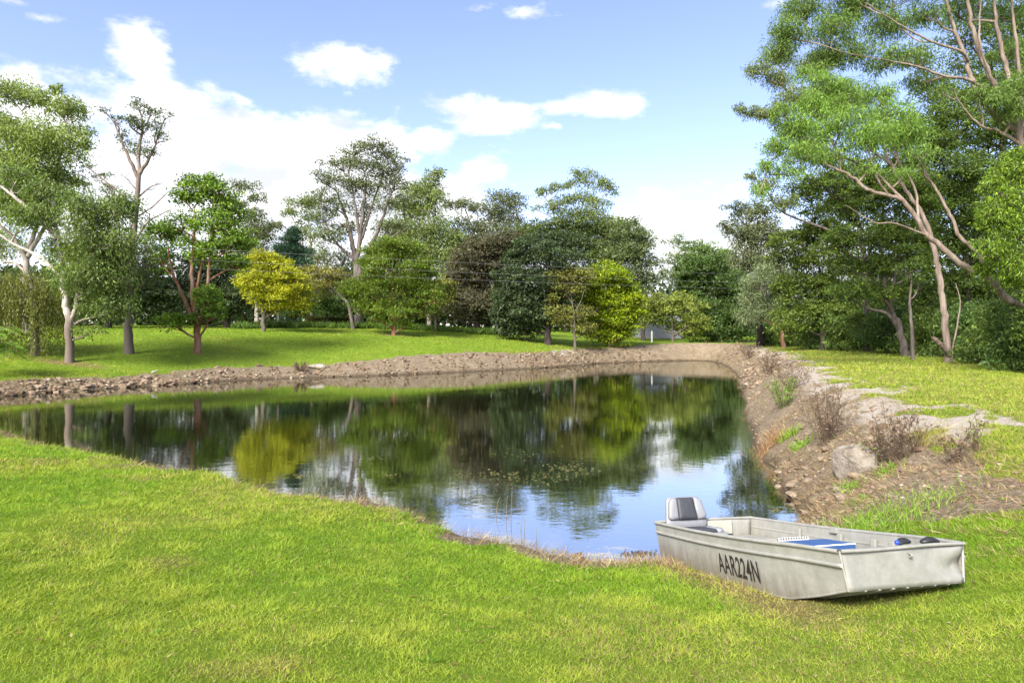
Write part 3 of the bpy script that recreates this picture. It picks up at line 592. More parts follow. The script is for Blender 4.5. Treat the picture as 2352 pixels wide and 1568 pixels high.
tree('broadleaf_tree', 'fresh green tree with airy top beside the pale thin gum', 1645, 84, [(1645, 700), (1640, 620)], .24,
     [(1600, 578, 34, 20), (1640, 585, 34, 22), (1665, 600, 28, 24), (1610, 615, 46, 30), (1655, 640, 44, 34), (1590, 650, 34, 30), (1690, 640, 26, 40)], [((.085, .135, .030), 3), ((.060, .100, .024), 3), ((.12, .17, .04), 1)], B_GREY, (.36, .22), 1.7, group=WOOD, clump=.3)
tree('conifer_tree', 'dark blue-green pointed conifer behind the yellow tree', 676, 64, [(676, 660), (675, 560)], .25,
     [(673, 536, 12, 16, 0), (672, 560, 24, 20, 0), (674, 585, 36, 24, 0), (676, 612, 44, 26, 0), (678, 645, 48, 32, 0), (680, 685, 50, 36, 0), (680, 720, 46, 30, 0)], PINE, B_DARK, (.30, .10), 3.6, 'upright', group=WOOD, twig=.1, clump=.3)
tree('tall_tree', 'tallest centre tree with broad open rounded crown and many grey leaders', 822, 60, [(822, 700), (822, 640), (825, 560), (835, 470), (845, 400)], .42,
     [(850, 340, 44, 18), (815, 352, 34, 18), (890, 360, 34, 22), (785, 385, 34, 24), (835, 385, 44, 26), (915, 385, 22, 24), (880, 405, 40, 28), (755, 420, 26, 24), (800, 430, 42, 26), (850, 440, 40, 28), (905, 430, 30, 30), (735, 455, 22, 24, 0, .8), (775, 475, 36, 26), (890, 480, 36, 26), (745, 505, 30, 26), (830, 490, 40, 26, 1.5, .7), (760, 550, 34, 24), (790, 530, 32, 26, 1), (890, 525, 40, 22), (930, 470, 20, 24), (750, 600, 30, 22, 0, .7), (790, 600, 30, 26, 1, .8), (780, 640, 40, 24, 1), (870, 570, 30, 18, 0, .6), (728, 400, 12, 12, 0, .7), (735, 375, 12, 8, 0, .6)],
     GUMGREY, B_GREY, (.27, .15), 1.05, 'broad', per=22, twig=.8,
     limbs=[[(822, 650, 0, .30), (810, 560, .4, .22), (795, 500, .6, .14), (770, 430, .8, .05)], [(824, 640, 0, .28), (850, 570, -.4, .2), (880, 500, -.6, .13), (905, 420, -.8, .05)], [(826, 560, 0, .2), (848, 490, .4, .13), (880, 400, .5, .05)], [(818, 600, 0, .16), (775, 560, -.5, .1), (740, 500, -.6, .04)], [(850, 575, -.4, .12), (900, 545, -.2, .08), (940, 520, 0, .04)], [(826, 540, 0, .16), (812, 450, -.4, .1), (800, 390, -.5, .04)]], group=WOOD, clump=.30)
tree('brown_tree', 'bronze-brown leaved bushy tree between the round green tree and dark oak', 1095, 62, [(1095, 690), (1100, 620)], .4,
     [(1120, 575, 64, 34), (1165, 600, 50, 40), (1090, 620, 60, 44), (1140, 650, 64, 50), (1065, 670, 48, 50), (1100, 710, 70, 34), (1150, 710, 50, 34), (1050, 715, 34, 26), (1180, 560, 30, 26), (1040, 640, 26, 26, 0, .7)], BROWN, B_DARK, (.30, .19), 2.6, group=WOOD)
tree('shrub_tree', 'dense dark shrubbery mass behind the red stemmed tree trunks', 520, 50, [(520, 690), (520, 650)], .25,
     [(460, 640, 60, 50), (520, 640, 50, 40), (560, 690, 46, 42), (400, 680, 60, 50), (470, 700, 60, 40), (520, 715, 50, 26), (340, 690, 50, 46), (580, 640, 28, 40)], DARK, B_DARK, (.26, .16), 2.6, group=WOOD)
tree('shrub_tree', 'dark leafy mass behind the slim tall gum trunk', 250, 49, [(250, 700), (250, 650)], .25,
     [(250, 640, 60, 60), (190, 680, 60, 46), (300, 690, 46, 44), (120, 680, 60, 50), (60, 690, 60, 50), (-20, 690, 60, 50), (350, 640, 40, 46, 0, .8), (200, 600, 50, 44)], [((.040, .062, .018), 3), ((.028, .044, .014), 3), ((.06, .085, .025), 1)], B_DARK, (.26, .16), 2.5, group=WOOD)
tree('olive_tree', 'olive yellow-green thin tree leaning between the yellow and round green trees', 812, 55, [(800, 700), (770, 670), (740, 630)], .17,
     [(740, 640, 46, 24, 0, .8), (700, 630, 30, 16, 0, .7), (770, 640, 34, 22), (720, 660, 34, 22), (760, 670, 26, 18, 0, .6), (725, 685, 24, 14, 0, .6)], [((.13, .125, .028), 3), ((.09, .085, .03), 3), ((.20, .21, .03), 1.2)], B_GREY, (.24, .14), 1.5, group=WOOD, clump=.32)
tree('shrub', 'rounded dark green garden shrub at the back hedge', 752, 60, [(752, 700)], .1, [(750, 700, 34, 26), (735, 712, 24, 18), (775, 712, 24, 18)], MID, B_DARK, (.2, .1), 3, cat='shrub', group=WOOD, twig=.1)
tree('yellow_tree', 'golden yellow leaved round tree at the back of the lawn', 605, 47, [(605, 715), (603, 690), (600, 650)], .17,
     [(600, 605, 44, 26), (575, 630, 28, 26), (635, 625, 44, 30), (600, 650, 48, 32), (660, 655, 42, 32), (575, 665, 26, 24), (625, 685, 48, 30, -.6), (685, 680, 30, 30), (670, 705, 40, 22), (620, 710, 30, 14), (695, 705, 20, 18), (560, 650, 16, 20), (620, 600, 26, 18)],
     YELLOW, B_GREY, (.20, .10), 2.5, 'broad', limbs=[[(605, 725, 0, .1), (590, 690, 0, .07), (575, 650, .2, .03)], [(605, 725, 0, .1), (625, 690, 0, .07), (655, 650, .2, .03)]], group=LAWN, clump=.28)
tree('round_green_tree', 'layered rounded green tree on a short red trunk in mid lawn', 905, 50.5, [(905, 740), (903, 700), (900, 650)], .2,
     [(905, 572, 46, 20), (880, 590, 44, 26), (930, 590, 42, 26), (860, 615, 30, 24), (905, 625, 62, 30), (960, 620, 34, 30), (840, 665, 44, 30), (815, 680, 34, 26), (965, 660, 46, 34), (915, 670, 54, 30), (860, 700, 50, 26), (905, 725, 46, 20, -.8), (955, 710, 46, 24), (990, 690, 26, 30), (870, 735, 26, 14, -.6), (935, 745, 24, 12, -.5), (845, 715, 34, 16)],
     GREEN, B_RED, (.22, .11), 2.5, 'upright', group=LAWN, clump=.26)
tree('olive_tree', 'yellow-green leaved tree partly hidden right of the round green tree', 1000, 57, [(1000, 720), (1000, 690)], .14, [(1010, 665, 30, 26), (1000, 700, 26, 24), (1025, 690, 22, 28), (985, 725, 24, 14)], OLIVE, B_GREY, (.24, .14), 2.0, group=WOOD)
tree('oak_tree', 'big dark green oak with low skirts sweeping the lawn', 1258, 54.5, [(1258, 750), (1256, 700), (1254, 640)], .36,
     [(1250, 575, 60, 34), (1290, 560, 44, 30), (1210, 600, 52, 36), (1280, 610, 60, 40), (1180, 645, 44, 36), (1235, 660, 60, 44), (1300, 670, 40, 50, .8), (1165, 700, 36, 34), (1205, 720, 46, 34), (1175, 745, 36, 26), (1200, 765, 40, 20), (1150, 770, 16, 12), (1245, 700, 46, 34), (1270, 735, 36, 26, .6), (1230, 755, 30, 20, .4), (1150, 730, 22, 26)],
     DARK, B_DARK, (.26, .18), 2.5, 'broad', group=LAWN)
tree('olive_tree', 'small olive-green tree with visible pale limbs against the lime one', 1320, 53, [(1320, 760), (1318, 720), (1312, 680)], .11,
     [(1300, 640, 42, 22), (1280, 660, 26, 22), (1330, 640, 34, 22), (1310, 670, 34, 20, 0, .7), (1275, 720, 26, 16), (1330, 720, 34, 18, 0, .8), (1300, 742, 36, 18), (1340, 760, 26, 20), (1270, 690, 18, 16)], OLIVE, B_GREY, (.22, .13), 1.7, 'broad', limbs=[[(1318, 720, 0, .07), (1335, 690, .1, .05), (1345, 650, .2, .03)]], group=LAWN, clump=.3)
tree('lime_tree', 'bright lime-yellow leafy tree, the brightest on the far bank', 1400, 57.5, [(1400, 760), (1400, 700), (1398, 650)], .2,
     [(1340, 690, 26, 24), (1345, 740, 28, 26), (1455, 690, 26, 24), (1350, 660, 26, 22), (1440, 665, 24, 22), (1390, 628, 44, 22), (1410, 640, 36, 26), (1365, 655, 34, 26), (1395, 670, 46, 32), (1425, 660, 20, 22), (1375, 700, 36, 30), (1415, 710, 36, 30), (1370, 740, 34, 30), (1410, 750, 44, 30), (1445, 720, 26, 22), (1470, 722, 22, 14), (1380, 775, 40, 20), (1425, 778, 38, 18), (1365, 770, 24, 16), (1440, 750, 30, 22)],
     LIME, B_GREY, (.25, .18), 2.6, 'broad', group=LAWN, clump=.28)
tree('broadleaf_tree', 'large fresh dark green tree behind the far end of the bank', 1640, 72, [(1640, 740), (1638, 680)], .35,
     [(1600, 620, 40, 34), (1640, 620, 44, 34), (1600, 670, 50, 40), (1655, 660, 46, 40), (1690, 690, 40, 46), (1620, 710, 60, 40), (1670, 740, 60, 40), (1600, 750, 50, 36), (1710, 745, 40, 40), (1640, 770, 60, 24), (1580, 640, 30, 30), (1720, 700, 30, 40)], [((.050, .085, .020), 3), ((.036, .062, .015), 3), ((.074, .115, .028), 1.2)], B_DARK, (.32, .2), 2.6, group=WOOD)
tree('broadleaf_tree', 'low spreading yellow-green tree at the far bank end, bare twigs below', 1545, 66, [(1545, 755), (1545, 720)], .13,
     [(1540, 692, 46, 18), (1500, 705, 34, 18), (1575, 710, 40, 20), (1530, 725, 50, 20), (1595, 740, 36, 16), (1500, 735, 34, 18), (1560, 755, 40, 14), (1610, 755, 20, 10), (1480, 715, 20, 20), (1590, 765, 30, 12)], [((.135, .165, .028), 3), ((.095, .120, .022), 3), ((.19, .21, .05), 1)], B_GREY, (.28, .15), 1.9, 'broad', group=WOOD, clump=.28)

# ---- the wood on the right
tree('grey_tree', 'dark grey-green tree with drooping sprays at the left end of the right wood', 1745, 52, [(1745, 740), (1735, 640), (1720, 540)], .3,
     [(1690, 475, 30, 18, 0, .6), (1725, 500, 40, 30), (1700, 540, 36, 30), (1740, 560, 46, 40), (1715, 600, 40, 36), (1760, 620, 40, 40), (1770, 540, 30, 40), (1665, 520, 18, 12, 0, .5), (1750, 480, 30, 26, 0, .7)], GUMGREY, B_DARK, (.24, .13), 1.5, 'droop', group=RIGHTWOOD)
tree('grey_tree', 'pale silvery green bushy tree with twisted red-brown limb at the bank corner', 1800, 49, [(1795, 760), (1780, 735), (1760, 700)], .16,
     [(1740, 655, 40, 30), (1770, 640, 40, 34), (1730, 690, 30, 26), (1780, 690, 44, 30), (1745, 720, 34, 22), (1800, 720, 30, 24), (1720, 730, 26, 30), (1800, 650, 30, 40)], GREYGREEN, B_RED, (.22, .08), 1.7, 'droop', limbs=[[(1795, 755, 0, .09), (1770, 742, -.3, .07), (1745, 728, -.4, .04)]], group=RIGHTWOOD)
tree('wood_tree', 'olive-green dense tree forming the wood front above the bare shrubs', 1890, 41, [(1890, 760), (1885, 680), (1880, 600)], .3,
     [(1850, 560, 50, 36), (1900, 540, 60, 40), (1830, 610, 44, 38), (1890, 610, 64, 44), (1850, 670, 60, 40), (1920, 670, 60, 44), (1820, 720, 46, 34), (1880, 730, 60, 34), (1930, 720, 50, 34), (1800, 670, 26, 30), (1810, 760, 40, 24), (1780, 600, 20, 24, 0, .6), (1870, 500, 40, 26, 0, .7), (1860, 450, 50, 34), (1940, 480, 60, 44), (1800, 560, 34, 34)], [((.085, .120, .020), 3), ((.062, .090, .016), 3), ((.125, .165, .028), 1.2)], B_DARK, (.19, .11), 2.0, group=RIGHTWOOD)
tree('wood_tree', 'dark tree with leaning brown trunk at the wood edge, left of the cut stump', 2082, 30, [(2075, 790), (2060, 740), (2035, 690), (2030, 620), (2020, 540)], .2,
     [(1960, 500, 60, 40), (2030, 460, 70, 44), (1930, 560, 50, 40), (2000, 560, 70, 46), (2080, 540, 60, 50), (1980, 620, 60, 40), (2060, 620, 66, 44), (1950, 680, 50, 34), (2030, 680, 50, 30), (2110, 600, 50, 50), (1930, 450, 50, 36), (1890, 420, 40, 30), (2000, 420, 60, 36), (2080, 440, 60, 44), (1950, 400, 60, 40), (2130, 480, 50, 44)], [((.066, .105, .018), 3), ((.048, .078, .015), 3), ((.105, .145, .025), 1.2), ((.17, .20, .012), .25)], B_GREY, (.16, .075), 2.0, 'broad', limbs=[[(2055, 735, 0, .11), (2045, 690, -.3, .09), (2060, 620, -.5, .05)]], group=RIGHTWOOD)
tree('wood_tree', 'deep shaded leafy tree behind the pale twisting gum limbs', 2230, 31, [(2230, 780), (2225, 700), (2215, 600), (2210, 480)], .24,
     [(2180, 400, 70, 44), (2250, 420, 60, 50), (2140, 460, 50, 40), (2220, 500, 70, 50), (2290, 500, 60, 50), (2160, 560, 60, 50), (2250, 590, 70, 50), (2320, 600, 60, 50), (2180, 650, 60, 46), (2270, 680, 70, 46), (2120, 690, 44, 40), (2150, 340, 60, 34), (2340, 420, 60, 60), (2200, 730, 50, 34), (2330, 720, 50, 40), (2100, 380, 50, 30), (2200, 300, 60, 40), (2270, 330, 60, 44), (2340, 300, 60, 50), (2130, 290, 60, 36), (2060, 330, 50, 34)], [((.062, .098, .018), 3), ((.044, .072, .015), 3), ((.095, .135, .025), 1)], B_DARK, (.16, .08), 2.0, 'broad', group=RIGHTWOOD)
tree('wood_tree', 'tall dim tree deep in the wood behind the rest', 2130, 46, [(2130, 760), (2130, 600), (2130, 420)], .3,
     [(2060, 560, 80, 60), (2180, 560, 80, 60), (2120, 460, 80, 60), (2060, 680, 80, 60), (2180, 690, 80, 60), (1980, 640, 70, 60), (2260, 620, 70, 70), (2320, 520, 70, 70), (2330, 700, 70, 60), (2240, 460, 70, 60), (2350, 380, 60, 60), (1960, 740, 60, 40), (2040, 400, 60, 50, 0, .7), (2200, 360, 60, 50, 0, .7)], [((.048, .076, .016), 3), ((.036, .058, .013), 3)], B_DARK, (.30, .17), 1.5, group=RIGHTWOOD, twig=.15)
tree('wood_tree', 'tall mid-green leafy tree filling in behind the pink limbs at top right', 2330, 33, [(2325, 600), (2310, 400), (2290, 250), (2270, 120)], .26,
     [(2200, 250, 70, 44), (2280, 220, 70, 50), (2340, 160, 70, 54), (2230, 160, 60, 40, 0, .8), (2140, 220, 54, 36, 0, .8), (2300, 90, 70, 44, 0, .8), (2200, 90, 60, 36, 0, .6), (2360, 260, 60, 50), (2350, 40, 70, 44, 0, .8), (2120, 150, 44, 30, 0, .6), (2250, 20, 60, 36, 0, .6)], [((.072, .112, .022), 3), ((.052, .084, .018), 3), ((.105, .15, .03), 1)], B_GREY, (.19, .085), 1.7, 'broad', group=RIGHTWOOD)
G_BR = [((.110, .185, .030), 3), ((.080, .138, .025), 3), ((.155, .235, .045), 1.6)]
tree('spreading_gum_tree', 'pink-barked gum reaching far left over the bank with hanging bright sprays', 2470, 19, [(2380, 730), (2340, 701), (2312, 686), (2267, 634), (2222, 617), (2155, 561), (2127, 539), (2093, 483), (2060, 455), (1998, 438), (1953, 404), (1919, 387), (1874, 365)], .115,
     [(1830, 300, 52, 34, 0), (1880, 250, 56, 36, .5), (1790, 340, 34, 24, 0), (1850, 355, 46, 28, -.4), (1930, 290, 60, 38, 0), (1950, 225, 60, 36, .8), (1990, 320, 54, 34, -.3), (2040, 270, 58, 36, .4), (2085, 310, 46, 34, 0), (1760, 385, 24, 22, 0, .7), (1810, 400, 40, 20, 0, .7), (1900, 200, 44, 30, .6), (1800, 260, 26, 24, 0, .7), (2020, 220, 40, 24, .6, .8), (1870, 170, 36, 24, .8, .8), (1745, 440, 26, 22, 0, .5), (1990, 395, 34, 20, 0, .4), (1930, 360, 36, 22, 0, .6), (2110, 360, 34, 24, 0, .6), (2080, 400, 30, 18, 0, .5)],
     G_BR, B_PINK, (.16, .030), 2.1, 'droop', per=34, r_tip=.022,
     limbs=[[(2259, 625, 0, .10), (2250, 584, 0, .085), (2205, 544, .2, .075), (2189, 505, .3, .065), (2155, 443, .4, .055), (2116, 382, .5, .045), (2085, 330, .6, .03)], [(2076, 462, 0, .07), (2040, 425, .2, .055), (1998, 387, .3, .045), (1897, 348, .3, .025)], [(2130, 541, 0, .05), (2054, 513, -.3, .035), (2009, 511, -.4, .025), (1942, 471, -.5, .012)], [(2110, 515, 0, .06), (2100, 430, .3, .045), (2050, 350, .4, .03)], [(2040, 448, 0, .05), (2010, 400, -.2, .04), (1990, 320, -.3, .025)]], group=RIGHTWOOD, clump=.30, base_xy=(15.6, 18.2))
tree('stump_gum_tree', 'pale gum with cut side stump at its foot on the wood edge', 2180, 24.5, [(2172, 757), (2166, 690), (2155, 628), (2144, 567), (2121, 499), (2082, 438), (2048, 381), (2031, 337)], .125,
     [(2030, 310, 40, 24, 0, .6), (2070, 330, 36, 24, 0, .6), (2000, 340, 30, 20, 0, .5)], G_BR, B_PINK, (.18, .035), 1.6, 'droop', limbs=[[(2180, 815, -.1, .16), (2165, 795, -.25, .13), (2146, 779, -.4, .12), (2144, 778, -.42, .02)], [(2185, 815, 0, .05), (2200, 740, .2, .04), (2205, 690, .4, .03), (2195, 650, .5, .015)]], group=RIGHTWOOD)
tree('sapling_tree', 'thin pale sapling trunk standing just left of the cut stump gum', 2097, 27, [(2095, 760), (2090, 700), (2094, 640)], .07, [(2090, 620, 30, 24, 0, .6), (2110, 650, 24, 20, 0, .6)], UNDER, B_GREY, (.15, .07), 1.6, group=RIGHTWOOD)
tree('pink_gum_tree', 'tallest pink-limbed gum fanning upward out of the top right corner', 2440, 21.5, [(2390, 600), (2355, 400), (2346, 331), (2329, 280), (2278, 185), (2239, 84), (2222, 0), (2210, -90)], .16,
     [(1815, 80, 44, 34, 0), (1850, 25, 50, 30, .5), (1910, 70, 58, 34, 0), (1960, 20, 60, 34, .6), (1960, 125, 54, 30, 0), (1790, 120, 30, 24, 0), (2040, 60, 56, 34, .5), (2080, 130, 50, 26, 0, .8), (2030, 150, 40, 22, 0, .7), (1890, 130, 40, 24, .4, .8), (2130, 40, 50, 30, .6, .7), (2120, 190, 44, 24, .6, .7), (2200, 30, 50, 30, 1.5, .5), (2050, -30, 80, 40, .5), (2180, -60, 90, 40, .5), (2310, -50, 90, 40, .5), (2290, 230, 40, 28, -.5), (2340, 205, 40, 34, -.5), (2250, 215, 26, 18, -.5, .8), (2330, 120, 44, 34, 1.5, .6), (2300, 40, 40, 30, 1.5, .6), (1930, -40, 60, 30, 0), (2170, 215, 30, 18, 0, .6), (2340, 260, 30, 22, -.5)],
     [((.088, .145, .028), 3), ((.060, .100, .022), 3), ((.13, .19, .042), 1.3)], B_PINK, (.16, .036), 2.3, 'droop', per=30, r_tip=.022,
     limbs=[[(2335, 300, 0, .13), (2270, 250, 0, .11), (2230, 180, .2, .10), (2217, 129, .3, .09), (2190, 60, .3, .07), (2177, 11, .4, .06), (2160, -60, .4, .03)], [(2340, 310, 0, .12), (2330, 230, .3, .11), (2312, 157, .4, .10), (2290, 60, .5, .08), (2284, 0, .5, .07), (2275, -80, .5, .03)], [(2345, 320, 0, .10), (2345, 220, .5, .09), (2335, 100, .6, .07), (2323, 0, .7, .05), (2318, -60, .7, .03)],
            [(2262, 205, 0, .09), (2222, 182, -.2, .07), (2172, 176, -.3, .06), (2099, 151, -.4, .045), (2015, 135, -.5, .025)], [(2225, 140, .2, .07), (2205, 118, 0, .06), (2138, 95, -.2, .05), (2065, 56, -.3, .035), (1987, 6, -.4, .02)], [(2290, 215, 0, .06), (2255, 120, -.4, .05), (2250, 40, -.5, .035), (2260, -40, -.5, .02)], [(2340, 330, 0, .09), (2290, 300, -.2, .07), (2255, 290, -.3, .05), (2215, 250, -.3, .035), (2185, 200, -.3, .02)]], group=RIGHTWOOD, clump=.34, base_xy=(17.6, 21.0))
tree('gum_tree', 'dark-leaved gum whose outer sprays stick out left against the blue sky', 1990, 36, [(1985, 600), (1950, 420), (1900, 300), (1860, 200)], .15,
     [(1745, 165, 30, 20), (1785, 140, 34, 26), (1790, 190, 36, 22), (1725, 262, 30, 14), (1700, 250, 14, 10), (1770, 265, 36, 18), (1830, 230, 50, 30), (1880, 150, 46, 34), (1820, 300, 36, 26), (1760, 430, 30, 18), (1730, 405, 16, 12), (1860, 350, 50, 40), (1920, 240, 60, 40), (1800, 470, 30, 24)], GUM, B_GREY, (.19, .06), 1.8, 'droop', limbs=[[(1890, 280, 0, .1), (1830, 230, 0, .07), (1780, 180, 0, .04)], [(1930, 400, 0, .08), (1850, 320, .2, .06), (1770, 270, .2, .03)]], group=RIGHTWOOD, clump=.32)
tree('wattle_tree', 'large-leaved bright green tree filling the right edge of the photo', 2420, 17.5, [(2400, 700), (2380, 560), (2360, 440)], .16,
     [(2310, 400, 40, 26, 0), (2350, 370, 40, 30, 0), (2280, 430, 30, 24, -.3), (2330, 460, 44, 34, -.3), (2290, 500, 40, 34, -.4), (2345, 540, 44, 40, -.3), (2285, 570, 34, 34, -.3), (2320, 620, 40, 36, -.2), (2355, 650, 40, 40, 0), (2390, 500, 50, 50, 0), (2400, 400, 50, 50, 0), (2270, 620, 26, 24, .3)], [((.098, .155, .016), 3), ((.062, .105, .013), 3), ((.16, .225, .02), 1.2)], B_GREY, (.13, .038), 2.0, 'droop', group=RIGHTWOOD, clump=.3, base_xy=(14.9, 16.9))

BUSH = ['behind the far pond corner', 'right of the silvery bush', 'below the olive-green wood front, first', 'below the olive-green wood front, second', 'where the mown strip narrows', 'left of the leaning brown trunk', 'behind the leaning brown trunk', 'between the sapling and the cut stump', 'behind the cut stump', 'right of the cut stump', 'under the sweeping pink limb', 'in front of the deepest shade', 'at the right edge of the photo, lower', 'just cut by the right edge', 'mostly past the right edge']
for i, (px, Y, h, w) in enumerate([(1775, 53, 50, 40), (1820, 50, 60, 46), (1862, 46, 66, 46), (1905, 42, 72, 46), (1945, 39, 80, 50), (1990, 36, 96, 52), (2035, 34, 110, 56), (2110, 31, 120, 60), (2160, 29.5, 110, 56), (2225, 26, 120, 60), (2265, 23.5, 130, 60), (2310, 21, 150, 66), (2352, 19.3, 170, 70), (2410, 17.8, 190, 80), (2480, 16.5, 220, 90)]):
    yb = HY + (CAM_H - 1.22) / Y * FD
    lob = [(px + rng.uniform(-.5, .5) * w, yb - h * q, w * rng.uniform(.55, .8), h * .26) for q in (.12, .2, .38, .45, .62, .8)]
    tree('undergrowth_bush', 'dark leafy undergrowth bush ' + BUSH[i], px, Y, [(px, yb - h * .3), (px + 6, yb - h * .6)], .05, lob, UNDER if i % 3 else MID, B_GREY, (.006 * Y + .02, .0030 * Y + .012), 1.15, 'broad' if i % 2 else 'droop', group='undergrowth bushes at the foot of the wood', cat='bush', twig=.35, per=30, r_tip=.014)

# feathery fronds at the left edge
def frond(T, Lf, base, tip, droop, n, ln, wd, pal):
    mid = (base + tip) / 2 + np.array((0, 0, droop)); path = spline([base, mid, tip], n); T.add(path, np.linspace(.02, .004, n), 4)
    t = norm(np.gradient(path, axis=0)); up = np.array((0, 0, 1.)); side = norm(np.cross(t, up))
    for sg in (-1, 1):
        env = np.sin(np.linspace(.25, math.pi - .05, n)) ** .7
        Lf.add(path, norm(side * sg + t * .6 + np.array((0, 0, -.15)) + rng.normal(size=(n, 3)) * .08), norm(up + rng.normal(size=(n, 3)) * .2), ln * env, np.full(n, wd), leaf_cols(n, pal, np.full(n, rng.uniform(.85, 1.2))))
def frond_plant(name, label, base, heights, spread, nf, pal, bark, ln=.25, wd=.05, cat='tree', r=.06):
    base = np.asarray(base, float); root = empty(name, base, label, cat); T = Tubes(); Lf = Leaves()
    top = base + np.array((0, 0, heights)); tr = spline([base - (0, 0, .2), (base + top) / 2 + rng.normal(size=3) * .05, top], 8); T.add(tr, np.linspace(r, r * .5, 8), 7)
    for i in range(nf):
        a = i * 2.4; q = tr[rng.integers(4, 8)]; e = rng.uniform(.6, 1.0) * spread
        frond(T, Lf, q, q + np.array((math.cos(a) * e, math.sin(a) * e, rng.uniform(-.35, .35) * spread)), .18 * spread, 26, ln, wd, pal)
    obj('trunk', T.mesh(base), bark, root); obj('fronds', Lf.mesh(base, 'fronds'), M_LEAF, root); return root
bq = P(-25, 800, 26); bq[2] = gz(bq[0], bq[1])
frond_plant('feathery_tree', 'young feathery-leaved bright green tree cut off by the left edge', bq, 1.6, 1.5, 30, [((.15, .26, .03), 3), ((.12, .21, .02), 2)], B_GREY, .32, .05)
bq = P(640, 700, 58); bq[2] = gz(bq[0], bq[1])
frond_plant('palm_tree', 'small palm crown peeping out behind the yellow tree', bq, 5.2, 2.2, 24, [((.07, .12, .03), 3), ((.10, .15, .04), 1)], B_GREY, .5, .08, r=.15)

# low planting at the back of the far lawn
def hedge():
    Y = 62; a = P(705, 735, Y); b = P(815, 735, Y); n = 5200
    x = rng.uniform(a[0], b[0], n); y = Y + rng.uniform(-.5, .5, n); z0 = ground(x, y); z = z0 + rng.uniform(0, 1, n) ** .6 * .95
    base = np.array(((a[0] + b[0]) / 2, Y, 0)); base[2] = gz(base[0], base[1]); root = empty('hedge', base, 'low clipped brownish hedge at the back of the far lawn', 'hedge')
    Lf = Leaves(); Lf.add(np.stack([x, y, z], 1), rnd_unit(n), norm(rnd_unit(n) + np.array((0, -.4, .6))), rng.uniform(.14, .24, n), rng.uniform(.08, .14, n), leaf_cols(n, [((.13, .085, .035), 2), ((.085, .10, .03), 2), ((.06, .08, .02), 2)], np.ones(n)))
    obj('foliage', Lf.mesh(base, 'foliage'), M_LEAF, root)
    T = Tubes()
    for q in np.linspace(a[0], b[0], 12): T.add([(q, Y, gz(q, Y) - .1), (q + .1, Y, gz(q, Y) + .6)], [.03, .02], 5)
    obj('stem', T.mesh(base, 'stem'), B_DARK, root)
hedge()
def border():
    Lf = Leaves(); n = 0
    for k in range(230):
        px = rng.uniform(545, 1135); Y = np.interp(px, [545, 700, 900, 1135], [49, 55, 57.5, 58]) + rng.normal() * .5; q = P(px, 740, Y); z = gz(q[0], Y); m = 46
        pos = np.array((q[0], Y, z)) + np.stack([rng.normal(size=m) * .14, rng.normal(size=m) * .14, np.zeros(m)], 1)
        Lf.add(pos, norm(rnd_unit(m) * .7 + np.array((0, 0, .9))), norm(rnd_unit(m) + np.array((0, -.6, .5))), rng.uniform(.35, .75, m), rng.uniform(.04, .07, m), leaf_cols(m, [((.05, .09, .016), 3), ((.08, .13, .02), 1.5)], np.full(m, rng.uniform(.75, 1.2))))
    tag(obj('border_plants', Lf.mesh((0, 0, 0), 'border_plants'), M_LEAF), 'strappy green border planting along the back of the far lawn', 'ground cover', kind='stuff')
border()
def far_woods():
    Lf = Leaves()
    for k in range(250):
        px = rng.uniform(-700, 3000); Y = rng.uniform(84, 104); top = rng.uniform(8, 14) if (px < -80 or px > 2420) else rng.uniform(4.5, 8.5) if px < 1480 or px > 1560 else rng.uniform(3.5, 5.0); q = P(px, 700, Y); z = gz(q[0], Y); m = 240
        pos = np.array((q[0], Y, z)) + rng.normal(size=(m, 3)) * np.array((2.6, 1.6, 0)); pos[:, 2] += rng.uniform(0, 1, m) ** .8 * top
        Lf.add(pos, rnd_unit(m), norm(rnd_unit(m) + np.array((0, -.5, .6))), rng.uniform(.6, 1.2, m), rng.uniform(.4, .7, m), leaf_cols(m, DARK if k % 3 else MID, np.full(m, rng.uniform(.6, 1.0))))
    tag(obj('far_woods', Lf.mesh((0, 0, 0), 'far_woods'), M_LEAF), 'distant low woodland closing the view behind the trees', 'woodland', kind='stuff')
far_woods()

# ------------------------------------------------------------------ overhead wires
for k, dz in enumerate((0.0, .55, .95)):
    T = Tubes(); a = P(-260, 530, 27) - (0, 0, dz); b = P(2010, 640, 60) - (0, 0, dz * 1.25); t = np.linspace(0, 1, 60)[:, None]
    pts = a + (b - a) * t; pts[:, 2] -= .25 * (4 * t * (1 - t))[:, 0]
    T.add(pts, np.full(60, .006), 5)
    o = obj('overhead_wire', T.mesh((0, 0, 0), 'overhead_wire'), plain_mat('wire', (.2, .2, .2), .6)); tag(o, ('top', 'middle', 'lowest')[k] + ' of three thin power wires strung across before the trees', 'wire', 'power wires crossing the far lawn')

